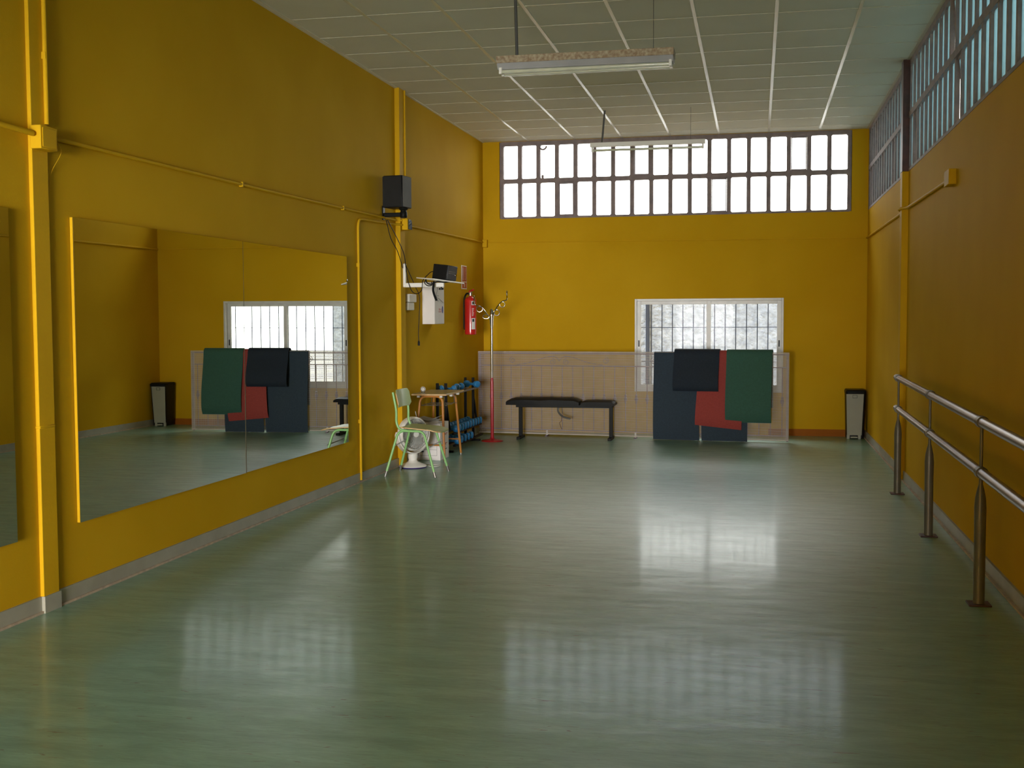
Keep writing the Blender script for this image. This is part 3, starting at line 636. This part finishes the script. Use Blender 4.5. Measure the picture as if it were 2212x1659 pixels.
# head: disc facing -y (local)
RX = Matrix.Translation((0, 0, zc)) @ Matrix.Rotation(R(90), 4, 'X')
bm = NB(); lathe(bm, [(RF-.003, -.032), (RF+.004, -.026), (RF+.006, 0), (RF+.004, .03), (RF-.010, .045), (RF-.014, .040), (RF-.006, .02), (RF-.004, -.028)], seg=48, mt=RX); obj('head_ring', bm, M_WHITE, fn, smooth=True)
bm = NB(); lathe(bm, [(RF-.004, -.031), (RF-.03, -.045), (.09, -.055), (.001, -.057)], seg=40, mt=RX); obj('head_shell', bm, M_WHITE, fn, smooth=True)
bm = NB()
for k in range(44):
    a = 2*PI*k/44; p = []
    for r_, d_ in ((.03, .058), (.08, .062), (.13, .055), (RF-.012, .043)): p.append(RX @ V(r_*math.cos(a), r_*math.sin(a), d_))
    tube(bm, p, .0016, 5)
for r_, d_ in ((.07, .062), (.115, .058), (.15, .050)): tube(bm, [RX @ V(r_*math.cos(2*PI*k/40), r_*math.sin(2*PI*k/40), d_) for k in range(40)], .0018, 5, closed=True)
g_ = obj('grille', bm, M_CLEAR, fn, smooth=True, label='clear grey radial grille')
bm = NB(); lathe(bm, [(.032, .056), (.03, .066), (.001, .068)], seg=20, mt=RX); obj('grille_hub', bm, M_WHITE, g_, smooth=True)
for k in range(4):
    bm = NB(); a = k*PI/2+.5; rows = []
    for i in range(6):
        r_ = .025+.12*i/5; w_ = .035+.03*math.sin(PI*i/5)
        tw_ = R(28)
        for_ = []
        for s_ in (-1, 0, 1): for_.append(RX @ (Matrix.Rotation(a, 4, 'Z') @ V(r_, s_*w_, .0 + s_*w_*math.tan(tw_)*.5)))
        for s_ in (1, 0, -1): for_.append(RX @ (Matrix.Rotation(a, 4, 'Z') @ V(r_, s_*w_, .003 + s_*w_*math.tan(tw_)*.5)))
        rows.append(for_)
    loft(bm, rows); obj('blade', bm, M_CLEAR, fn, smooth=True)
bm = NB(); rows = []
for k in range(25):
    a = R(172) + R(196)*k/24; wd = .030 + .012*math.sin(PI*k/24); th = .012
    if k in (0, 24): wd *= .5
    c, s = math.cos(a), math.sin(a); r0 = RF+.022
    rows.append([V(c*r0, -wd, zc+s*r0), V(c*(r0+th), -wd*.8, zc+s*(r0+th)), V(c*(r0+th), wd*.8, zc+s*(r0+th)), V(c*r0, wd, zc+s*r0)])
loft(bm, rows); obj('yoke', bm, M_WHITE, fn, smooth=True)
tag(obj('power_cord', (lambda b: (tube(b, smooth_curve([(-3.19, 11.16, .005), (-3.12, 11.1, .005), (-3.08, 11.18, .005), (-3.14, 11.26, .005), (-3.3, 11.3, .006), (-3.38, 11.42, .05), (-3.40, 11.52, .35), (-3.42, 11.5, .52)]), .004, 7), b)[1])(NB()), M_WHITE, smooth=True), 'white power cord of the fan curling on the floor', 'cord')

# ---- school desk
dk = thing('school_desk', 'small school desk with brown top and orange tubular legs', 'desk', (-3.275, 11.86, 0))
DX, DY = .185, .36
bm = NB(); bx(bm, (-DX, -DY, .682), (DX, DY, .70)); obj('desk_top', bm, M_DESK, dk, bevel=.004)
bm = NB(); frame(bm, -DX-.001, DX+.001, 0, 1, 0, 1, .01) if False else bx(bm, (-DX-.0015, -DY-.0015, .684), (DX+.0015, DY+.0015, .696)); obj('top_edge', bm, M_PLYEDGE, dk, label='bare plywood edge of the top')
for s_ in (-1, 1):
    y = s_*(DY-.10); yb = s_*(DY-.02)
    u_ = tube_obj('leg_frame', fillet([(-.165, yb, .012), (-.120, y, .668), (.115, y, .668), (.155, yb, .012)], .07, 8), .0125, M_COPPER, dk, seg=12)
    for x in (-.165, .155): tube_obj('foot_cap', [(x, yb, 0), (x, yb, .02)], .014, M_GREY, u_, seg=12)
    tube_obj('stretcher', [(-.155, s_*(DY-.035), .17), (.145, s_*(DY-.035), .17)], .008, M_COPPER, dk, seg=8)
for x in (-.10, .10): tube_obj('side_rail', [(x, -DY+.10, .672), (x, DY-.10, .672)], .009, M_COPPER, dk, seg=8)
for x, y in ((-.12, -DY+.04), (.12, -DY+.04), (.17, DY-.2), (.17, -DY+.25)): box_obj('corner_clip', (x-.015, y-.02, .66), (x+.015, y+.02, .68), M_PAPER, dk, bevel=.004, label='pale plastic clip')
bm = NB()
for x in (-.13, -.08, -.03, .02, .07, .12): tube(bm, [(x, -.20, .57), (x, .20, .57)], .0025, 6)
for y in (-.2, 0, .2): tube(bm, [(-.15, y, .57), (.15, y, .57)], .003, 6)
for x, y in ((-.13, -.2), (.12, -.2), (-.13, .2), (.12, .2)): tube(bm, [(x, y, .57), (x, y, .67)], .003, 6)
obj('wire_basket', bm, M_GREY, dk, smooth=True)
# thing on the desk
ck = thing('alarm_clock', 'tiny round pale clock standing on the school desk', 'clock', (-3.40, 11.72, .70), R(10))
bm = NB(); lathe(bm, [(.001, -.012), (.026, -.012), (.028, 0), (.026, .012), (.001, .012)], (0, 0, .034), 20, Matrix.Rotation(R(90), 4, 'X')); obj('case', bm, M_WHITE, ck, smooth=True)
bm = NB(); tube(bm, arc((0, -.0125, .034), .021, 0, 2*PI*.98, 24), .0028, 6); obj('dial_ring', bm, M_BLACK, ck, smooth=True)
box_obj('hand', (-.0015, -.0145, .034), (.0015, -.0125, .048), M_BLACK, ck)
for x in (-.014, .014): box_obj('foot', (x-.003, -.008, 0), (x+.003, .008, .012), M_BLACK, ck)

# ---- carton with papers
ct = thing('carton', 'white archive carton with red print under the school desk', 'carton', (-3.322, 11.80, 0))
box_obj('box', (-.128, -.17, 0), (.128, .17, .385), M_CARD, ct, bevel=.004)
box_obj('near_flap', (-.128, -.20, .386), (.10, -.10, .390), M_CARD, ct, mt=Matrix.Translation((0, -.17, .386)) @ Matrix.Rotation(R(14), 4, 'X') @ Matrix.Translation((0, .17, -.386)))
for z, m_, y0, y1 in ((.335, M_INK, -.08, -.07), (.30, M_INK, -.10, .09), (.262, M_INKR, -.06, .10), (.25, M_INKR, -.06, .07), (.16, M_INKR, -.07, .10), (.148, M_INKR, -.07, .06), (.10, M_INK, -.10, .09)):
    box_obj('print_line', (.128, y0, z), (.1288, y1, z+.007), m_, ct)
for z in (.05, .11, .16, .30): box_obj('print_line', (-.11, -.1708, z), (.09, -.17, z+.002), M_INK, ct)
for x in (-.11, .09): box_obj('print_line', (x, -.1708, .05), (x+.002, -.17, .30), M_INK, ct)
box_obj('print_line', (-.09, -.1709, .085), (-.05, -.17, .10), M_INK, ct)
pp = thing('paper_sheets', 'curled white papers lying on top of the carton', 'paper', (-3.35, 11.78, .393))
for k in range(3):
    bm = NB(); rows = []
    for i in range(8):
        t = i/7; x = -.10+.20*t; z = .004*k + .003 + (.045*(t**3) if k < 2 else .03*(1-t)**2)
        rows.append([V(x, -.12+.01*k, z), V(x, .12+.01*k, z+.004), V(x, .12+.01*k, z+.0045), V(x, -.12+.01*k, z+.0012)])
    loft(bm, rows); obj('sheet', bm, M_PAPER, pp, smooth=True)

# ---- dumbbell rack
rk = thing('dumbbell_rack', 'black steel dumbbell rack against the left wall in the corner', 'rack', (-3.33, 13.0, 0))
for y in (-.63, .63):
    for x in (-.095, .0): box_obj('upright', (x-.014, y-.018, .02), (x+.014, y+.018, .76), M_BLACKM, rk, bevel=.003)
    box_obj('foot', (-.115, y-.022, 0), (.085, y+.022, .02), M_BLACKM, rk, bevel=.003)
    bm = NB(); tube(bm, [(-.01, y+.03, .60), (.04, y-.0, .25)], .013, 6); obj('brace', bm, M_BLACKM, rk)
SH = ((.640, .0), (.205, .03), (.075, .045))
for i, (z, xo) in enumerate(SH):
    for x in (-.075+xo, .055+xo): box_obj('shelf_rail', (x-.014, -.66, z-.010), (x+.014, .66, z+.010), M_GREY if i == 0 else M_BLACKM, rk, bevel=.002)
def make_dumbbell():
    t = thing('dumbbell', '', 'dumbbell', (0, 0, 0), 0, 'blue dumbbells on the black rack')
    hl = .042; rr = .040
    for s_ in (-1, 1):
        bm = NB(); prof = [(.001, -hl/2-.012), (rr*.6, -hl/2-.010), (rr*.92, -hl/2), (rr, -hl/2+.008), (rr, hl/2-.008), (rr*.92, hl/2), (rr*.5, hl/2+.006)]
        lathe(bm, prof, (s_*.075, 0, 0), 12, Matrix.Rotation(R(90*s_), 4, 'Y')); obj('head', bm, M_BLUE, t, bevel=.002)
    tube_obj('grip', [(-.06, 0, 0), (.06, 0, 0)], .016, M_BLUE, t, seg=14)
    return t
db = make_dumbbell(); used = False
spots = []
for k in range(10): spots.append((1, -.57+.127*k))
for k in range(5): spots.append((2, -.57+.16*k))
nth = ['nearest', 'second', 'third', 'fourth', 'fifth', 'sixth', 'seventh', 'eighth', 'ninth', 'farthest']
for row, y in spots:
    o_ = db if not used else copy_tree(db); 
    z, xo = SH[row]
    o_.location = (-3.33-.01+xo, 13.0+y, z+.050)
    k = sum(1 for r_, y_ in spots if r_ == row and y_ < y-1e-6)
    if row == 1: o_['label'] = 'blue dumbbell, %s from the camera in the middle row of the black rack' % nth[k]
    else: o_['label'] = 'blue dumbbell, %s from the camera in the lowest row of the black rack' % (nth[k] if k < 4 else 'farthest')
    used = True
for lab, x, y, rz in (('blue dumbbell lying crosswise at the far end of the rack top', -3.315, 13.50, R(-32)), ('blue dumbbell end-on in the middle of the rack top', -3.33, 12.95, R(86)), ('blue dumbbell between the near uprights on the rack top', -3.345, 12.50, R(0))):
    o_ = copy_tree(db); o_.location = (x, y, .640+.050); o_.rotation_euler = (0, 0, rz); o_['label'] = lab; o_.scale = (1.12, 1.12, 1.0) if 'crosswise' in lab else (1, 1, 1)

# ---- coat stand
cs = thing('coat_stand', 'red and chrome coat stand with looped hooks before the railing', 'coat stand', (-3.09, 13.6, 0))
bm = NB(); lathe(bm, [(.132, 0), (.134, .006), (.12, .014), (.05, .024), (.026, .032), (.020, .05), (.019, .70), (.015, .76)], seg=30); obj('base_pole', bm, M_RED, cs, smooth=True, label='red lower pole and round base')
bm = NB(); lathe(bm, [(.0135, .745), (.0135, .80), (.0155, .86), (.0155, 1.44), (.021, 1.50), (.020, 1.56), (.008, 1.58)], seg=24); obj('pole', bm, M_CHROME, cs, smooth=True, label='chrome upper pole')
for k in range(2):
    a = R(8)+k*2*PI/3 if k else R(5)
    a = [R(4), R(188)][k]; dz_ = (0, -.055)[k]; sx = (1.0, 1.12)[k]
    rotz = Matrix.Rotation(a, 4, 'Z')
    T = lambda x, z, y=0.: rotz @ V(x*sx, y, z + (dz_*max(0, min(1, (z-1.4)/.15))))
    prong = tube_obj('hook_arm', smooth_curve([T(.008, 1.35, .01), T(.02, 1.50), T(.05, 1.575), (T(.095, 1.64)), T(.135, 1.672), T(.172, 1.680), T(.186, 1.70), T(.186, 1.74)]), .0065, M_CHROME, cs, seg=8)
    bm = NB(); tube(bm, [T(.060+.034*math.cos(q), 1.535+.034*math.sin(q), .004) for q in [2*PI*i/20 for i in range(20)]], .005, 7, closed=True); obj('ring', bm, M_CHROME, prong, smooth=True)
    bm = NB(); tube(bm, [T(.128+.032*math.cos(q), 1.632+.032*math.sin(q), .004) for q in [2*PI*i/20 for i in range(20)]], .005, 7, closed=True); obj('ring', bm, M_CHROME, prong, smooth=True)
    bm = NB(); tube(bm, [T(.186+.002*math.cos(q), 1.765+.027*math.sin(q), .013*math.cos(q)) for q in [2*PI*i/20 for i in range(20)]], .005, 7, closed=True); obj('tip_loop', bm, M_CHROME, prong, smooth=True)

# ================================================================== RAILING WITH MESH
RA = V(-3.445, 14.42, 0); RB = V(.376, 13.98, 0); rdir = (RB-RA); RL = rdir.length; ang = math.atan2(rdir.y, rdir.x)
rl = thing('iron_railing', 'long mauve iron railing with cream mesh standing before the back wall', 'railing', RA, ang)
RH = 1.035
box_obj('top_rail', (0, -.018, RH-.016), (RL, .018, RH), M_MAUVE, rl, bevel=.003)
box_obj('second_rail', (0, -.010, .868), (RL, .010, .88), M_MAUVE, rl, bevel=.002)
box_obj('bottom_rail', (0, -.010, .07), (RL, .010, .082), M_MAUVE, rl, bevel=.002)
for s_ in (.004, RL-.03): box_obj('end_post', (s_, -.012, .012), (s_+.024, .012, RH-.01), M_MAUVE, rl, bevel=.002)
k = 0; xx = .0
while .03+.1335*k < RL-.05:
    x = .03+.1335*k; k += 1
    bm = NB(); lathe(bm, [(.0055, .08), (.0055, .42), (.012, .43), (.010, .445), (.018, .46), (.022, .478), (.018, .496), (.010, .51), (.016, .525), (.0055, .535), (.0055, .87)], (x, 0, 0), 8)
    obj('baluster', bm, M_MAUVE, rl, smooth=True)
for x in (.9, RL*.5+.1, RL-.9): box_obj('foot', (x-.012, -.05, 0), (x+.012, .05, .012), M_MAUVE, rl); box_obj('foot_post', (x-.01, -.006, .012), (x+.01, .006, .075), M_WHITE, rl)
def spiral(cx, cz, r0, turns, sgn, a0, n=26):
    return [V(cx + sgn*r0*(1-.75*i/n)*math.cos(a0+turns*2*PI*i/n), 0, cz + r0*(1-.75*i/n)*math.sin(a0+turns*2*PI*i/n)) for i in range(n+1)]
for base in (.35, 2.15):
    for cx_, cz_, sg_ in ((base+.10, .945, 1), (base+.62, .925, -1), (base+.80, .925, 1), (base+1.30, .945, -1)):
        bm = NB(); tube(bm, spiral(cx_, cz_, .042, 1.4, sg_, R(90)), .0035, 6); obj('scroll', bm, M_MAUVE, rl, smooth=True)
    bm = NB(); tube(bm, smooth_curve([(base+.15, 0, .885), (base+.35, 0, .92), (base+.55, 0, .985), (base+.66, 0, .985), (base+.71, 0, .935)]), .0035, 6)
    tube(bm, smooth_curve([(base+.71, 0, .935), (base+.76, 0, .985), (base+.87, 0, .985), (base+1.07, 0, .92), (base+1.27, 0, .885)]), .0035, 6); obj('scroll', bm, M_MAUVE, rl, smooth=True)
bm = NB(); ym = -.024
nv = int((RL-.003)/.0125)
def wav(x): return .022 + .006*math.sin(x*2.3) + .004*math.sin(x*5.1+1)
for i in range(nv+1):
    x = -.0+ i*.0125; bx(bm, (x-.0009, ym-.0008, wav(x)), (x+.0009, ym+.0008, 1.052+.003*math.sin(x*1.7)))
nh = int(1.02/.0125)
for jx in range(nh+1):
    z = .035 + jx*.0125
    bx(bm, (0, ym-.0018, z-.0022), (RL, ym-.0002, z+.0022))
bx(bm, (0, ym-.002, 1.043), (RL, ym, 1.053)); bx(bm, (0, ym-.002, .022), (RL, ym, .033))
for q in range(5): bx(bm, (RL-.06+.014*q, ym-.003, .03), (RL-.056+.014*q, ym, 1.045))
m_ = obj('mesh_panel', bm, M_MESH, rl, label='cream open-weave plastic mesh tied to the railing')

# ---- foam mats draped on the railing
def rail_pt(px_x): # x world -> along
    t = (px_x - RA.x)/(RB.x-RA.x); return t*RL
def make_mat(label, x0, x1, zf, zb, lay, m, skew=0., shift_top=0., rnd=0, th=.008, curl=.02):
    """x0,x1: bottom-front edges; zf: front bottom height; zb: back bottom height"""
    s0, s1 = rail_pt(x0), rail_pt(x1); off = .030 + lay*.0095
    cx_ = (s0+s1)/2
    t = thing('exercise_mat', label, 'exercise mat', rl.matrix_basis @ V(cx_, 0, 0) if False else tuple(RA + rdir.normalized()*cx_), ang, 'foam exercise mats draped over the railing')
    prof = []; topz = RH+.016+lay*.010
    n1 = 14
    for i in range(n1+1):
        u = i/n1; z = zf + (topz-off*.9-zf)*u
        y = -off - .004*math.sin(u*PI*1.3+rnd) - curl*(math.sin(PI*min(1, (1-u)*1.0)*.62)**1.6) + curl*.28*max(0, (.12-u)/.12)**2 - .004
        prof.append((y, z))
    for i in range(1, 8):
        a = PI - PI*i/8; prof.append((off*math.cos(a)*1.0, topz-off*.9+off*.9*math.sin(a)))
    for i in range(n1+1):
        u = i/n1; z = topz-off*.9 - (topz-off*.9-zb)*u; prof.append((off+.003*math.sin(u*4+rnd), z))
    hw = (s1-s0)/2; n = len(prof); nu = 8; top = []; bot = []
    bm = NB(); grid = []; grid2 = []
    for i, (y, z) in enumerate(prof):
        a = prof[max(i-1, 0)]; b_ = prof[min(i+1, n-1)]; ty, tz = b_[0]-a[0], b_[1]-a[1]; l_ = math.hypot(ty, tz) or 1; ny, nz_ = -tz/l_, ty/l_
        f_ = max(0, min(1, (z-zf)/(topz-zf))) if i <= n1 else 1
        r1, r2 = [], []
        for k in range(nu+1):
            v = k/nu*2-1; x = v*hw + shift_top*f_; dz = (skew*v*hw)*(1-f_) if i <= n1 else 0
            bow = -.004*math.cos(v*PI/2)*(1 if i <= n1 else 0)
            r1.append(bm.verts.new((x, y+bow, z+dz))); r2.append(bm.verts.new((x, y+bow+ny*th, z+dz+nz_*th)))
        grid.append(r1); grid2.append(r2)
    for i in range(n-1):
        for k in range(nu):
            bm.faces.new((grid[i][k], grid[i][k+1], grid[i+1][k+1], grid[i+1][k])); bm.faces.new((grid2[i][k], grid2[i+1][k], grid2[i+1][k+1], grid2[i][k+1]))
        bm.faces.new((grid[i][0], grid[i+1][0], grid2[i+1][0], grid2[i][0])); bm.faces.new((grid[i][nu], grid2[i][nu], grid2[i+1][nu], grid[i+1][nu]))
    for i in (0, n-1):
        for k in range(nu): bm.faces.new((grid[i][k], grid[i][k+1], grid2[i][k+1], grid2[i][k]))
    o_ = obj('foam_sheet', bm, m, t, smooth=True)
    return t
MATX = lambda px_x, s=14.16/14.3: px_x*s
make_mat('tall navy foam mat hanging to the floor at the left of the mats', -1.203, -.652, .006, .35, 0, M_NAVY, curl=.055)
make_mat('navy foam mat mostly hidden, reaching the floor below the red mat', -.625, -.092, .006, .45, 0, M_NAVY, curl=.05, rnd=1)
make_mat('dusty red foam mat hanging askew between navy and green mats', -.698, -.155, .172, .30, 1.9, M_REDMAT, skew=-.09, shift_top=.055, rnd=2, curl=.085)
make_mat('short dark navy foam mat folded over the top of the railing', -.955, -.420, .60, .62, 3.4, M_DNAVY, rnd=3, curl=.105)
make_mat('dark green foam mat at the right end of the mats', -.338, .188, .238, .40, 2.9, M_GRNMAT, rnd=.5, curl=.10)

# ---- workout bench
bn = thing('workout_bench', 'low black padded workout bench in front of the railing', 'bench', (-2.315, 13.99, 0))
def cushion(bm, x0, x1, y0, y1, z0, z1, e=.03, bumpy=.008, seed=0):
    rings = []; nx = 16; 
    for i in range(nx+1):
        t = i/nx; x = x0+(x1-x0)*t; ee = min(1, min(t, 1-t)*8); top = z0+(z1-z0)*(.55+.45*ee**.5); ring = []
        w0, w1 = y0, y1
        for k in range(7): 
            v = k/6; zz = z0 + (top-z0)*(.70+.30*math.sin(PI*v)**.6) + bumpy*noise.noise(V(x*6+seed, v*3, 0)); ring.append(V(x, w0+(w1-w0)*v, zz))
        ring += [V(x, w1, z0), V(x, w0, z0)]
        rings.append(ring)
    loft(bm, rings)
bm = NB(); cushion(bm, -.66, .235, -.15, .13, .418, .505, seed=1); obj('long_cushion', bm, M_LEATHER, bn, smooth=True)
bm = NB(); cushion(bm, .255, .66, -.15, .13, .418, .478, seed=5); obj('short_cushion', bm, M_LEATHER, bn, smooth=True)
bm = NB(); bx(bm, (-.55, -.075, .385), (.63, -.035, .419)); bx(bm, (-.55, .035, .385), (.63, .075, .419)); obj('frame', bm, M_BLACKM, bn, bevel=.003)
for x in (-.505, .605):
    box_obj('leg', (x-.022, -.022, .03), (x+.022, .022, .40), M_BLACKM, bn, bevel=.003)
    box_obj('foot', (x-.022, -.16, 0), (x+.022, .16, .03), M_BLACKM, bn, bevel=.003)
tube_obj('adjuster', smooth_curve([(-.03, -.03, .39), (-.035, -.04, .34), (.01, -.05, .285), (.07, -.06, .262), (.12, -.06, .25)]), .012, M_GREY, bn, seg=8)
tube_obj('cord_end', smooth_curve([(.01, -.05, .275), (.005, -.05, .22), (-.015, -.05, .20), (0, -.05, .15), (.012, -.05, .12)]), .003, mat('brown_cord', (.12, .04, .015), .6), bn, seg=6)

# ================================================================== BIN
bi = thing('pedal_bin', 'tall pedal bin with pale front and black lid in the far right corner', 'bin', (1.155, 14.62, 0))
def rrect(x0, x1, y0, y1, r, z, n=4):
    out = []
    for cx_, cy_, a0 in ((x1-r, y1-r, 0), (x0+r, y1-r, 90), (x0+r, y0+r, 180), (x1-r, y0+r, 270)):
        for k in range(n+1): a = R(a0+90*k/n); out.append(V(cx_+r*math.cos(a), cy_+r*math.sin(a), z))
    return out
bm = NB(); loft(bm, [rrect(-.088, .108, -.09, .14, .02, .01), rrect(-.10, .125, -.12, .16, .025, .545)]); obj('body', bm, M_BLACK, bi, smooth=True)
bm = NB(); loft(bm, [rrect(-.103, .130, -.13, .165, .03, .545), rrect(-.105, .132, -.135, .168, .03, .575), rrect(-.095, .122, -.12, .158, .03, .592)]); obj('lid', bm, M_BLACK, bi, smooth=True)
bm = NB(); loft(bm, [[V(-.084, -.096, .045), V(.086, -.096, .045), V(.086, -.088, .045), V(-.084, -.088, .045)], [V(-.098, -.126, .543), V(.105, -.126, .543), V(.105, -.118, .543), V(-.098, -.118, .543)]]); obj('front_panel', bm, M_BINW, bi, bevel=.003, label='pale grey-green front')
for x in (-.07, .06): box_obj('foot', (x-.016, -.094, 0), (x+.018, -.07, .05), M_BINW, bi, bevel=.002)
box_obj('pedal', (-.044, -.118, .012), (.038, -.08, .03), M_BINW, bi, bevel=.003)
bm = NB(); frame(bm, -.026, .028, .495, .53, -.1285, -.122, .003); obj('badge', bm, M_BLACK, bi)

# ================================================================== BARRE
ba = thing('ballet_barre', 'double steel ballet barre on grey posts along the right wall', 'barre', (1.135, 10.08, 0))
posts = [10.08, 8.17, 6.26, 4.35, 2.44]
def bxr(y): return 1.150 + (y-10.08)*.008       # rail x
def zu(y): return .960 + (y-10.08)*.0065
def zl(y): return .703 + (y-10.08)*.0065
for nm, zf in (('upper_rail', zu), ('lower_rail', zl)):
    o0 = V(1.135, 10.08, 0); pts = [V(bxr(y), y, zf(y))-o0 for y in (10.24, 8, 5, 2.2)]
    tube_obj(nm, pts, .0255, M_STEELROD, ba, seg=20)
for y in posts:
    x = bxr(y)-1.135; yy = y-10.08
    bm = NB(); lathe(bm, [(.0285, .008), (.0285, .40), (.030, .50), (.026, .55), (.018, .59), (.010, .62), (.009, .65)], (x, yy, 0), 20); obj('post', bm, M_POST, ba, smooth=True)
    box_obj('base_plate', (x-.055, yy-.055, 0), (x+.055, yy+.055, .008), M_RUST, ba, bevel=.002)
    tube_obj('upper_rod', [(x, yy, zl(y)-.06), (x, yy, zu(y))], .0085, M_POST, ba, seg=12)
    for zf in (zl, zu):
        bm = NB(); tube(bm, [(x, yy-.032, zf(y)), (x, yy+.032, zf(y))], .0315, 20); obj('collar', bm, M_POST, ba, smooth=True)

# ================================================================== CEILING LIGHTS
def batten(label, y, zf, x0, rodx, wirex, style):
    t = thing('ceiling_light', label, 'ceiling light', (x0, y, zf), 0, 'hanging fluorescent battens')
    Lb = 1.245; tilt = -.006
    if style == 0:
        bm = NB(); loft(bm, [[V(x, -.085, .062), V(x, -.085, .112), V(x, .085, .112), V(x, .085, .062)] for x in (0, Lb)]); obj('housing', bm, M_DIRT, t, bevel=.002, label='white housing with rusty speckles')
        bm = NB(); loft(bm, [[V(x, -.083, .0618), V(x, .083, .0618), V(x, .05, .022), V(x, -.05, .022)] for x in (.004, Lb-.004)]); obj('reflector', bm, mat('grey_reflector', (.42, .42, .44), .4), t, bevel=.002)
        tubes = (-.045, .045)
    else:
        box_obj('housing', (0, -.03, .045), (Lb, .03, .09), M_WHITE, t, bevel=.003); tubes = (0,)
    for y_ in tubes:
        tube_obj('lamp_tube', [(.035, y_, .008), (Lb-.035, y_, .008)], .013, M_TUBE, t, seg=14)
        for x in (.025, Lb-.025): box_obj('lamp_holder', (x-.010, y_-.016, -.008), (x+.010, y_+.016, .046), M_WHITE, t, bevel=.002)
    tube_obj('hanging_rod', [(rodx, 0, .085), (rodx-.01 if style == 0 else rodx+.03, .0, H-zf)], .011, mat('rod_grey', (.09, .09, .085), .5), t, seg=10, label='dark grey rod')
    tube_obj('hanging_wire', [(wirex, 0, .085), (wirex-.0, 0, H-zf)], .0022, mat('rod_grey', (.09, .09, .085), .5), t, seg=6)
    return t
batten('fluorescent ceiling light with two tubes, nearest, hanging from rod and wire', 8.25, 3.205, -1.813, .135, 1.10, 0)
batten('slim fluorescent ceiling light hanging in front of the far high window', 12.85, 3.290, -1.80, .13, 1.09, 1)
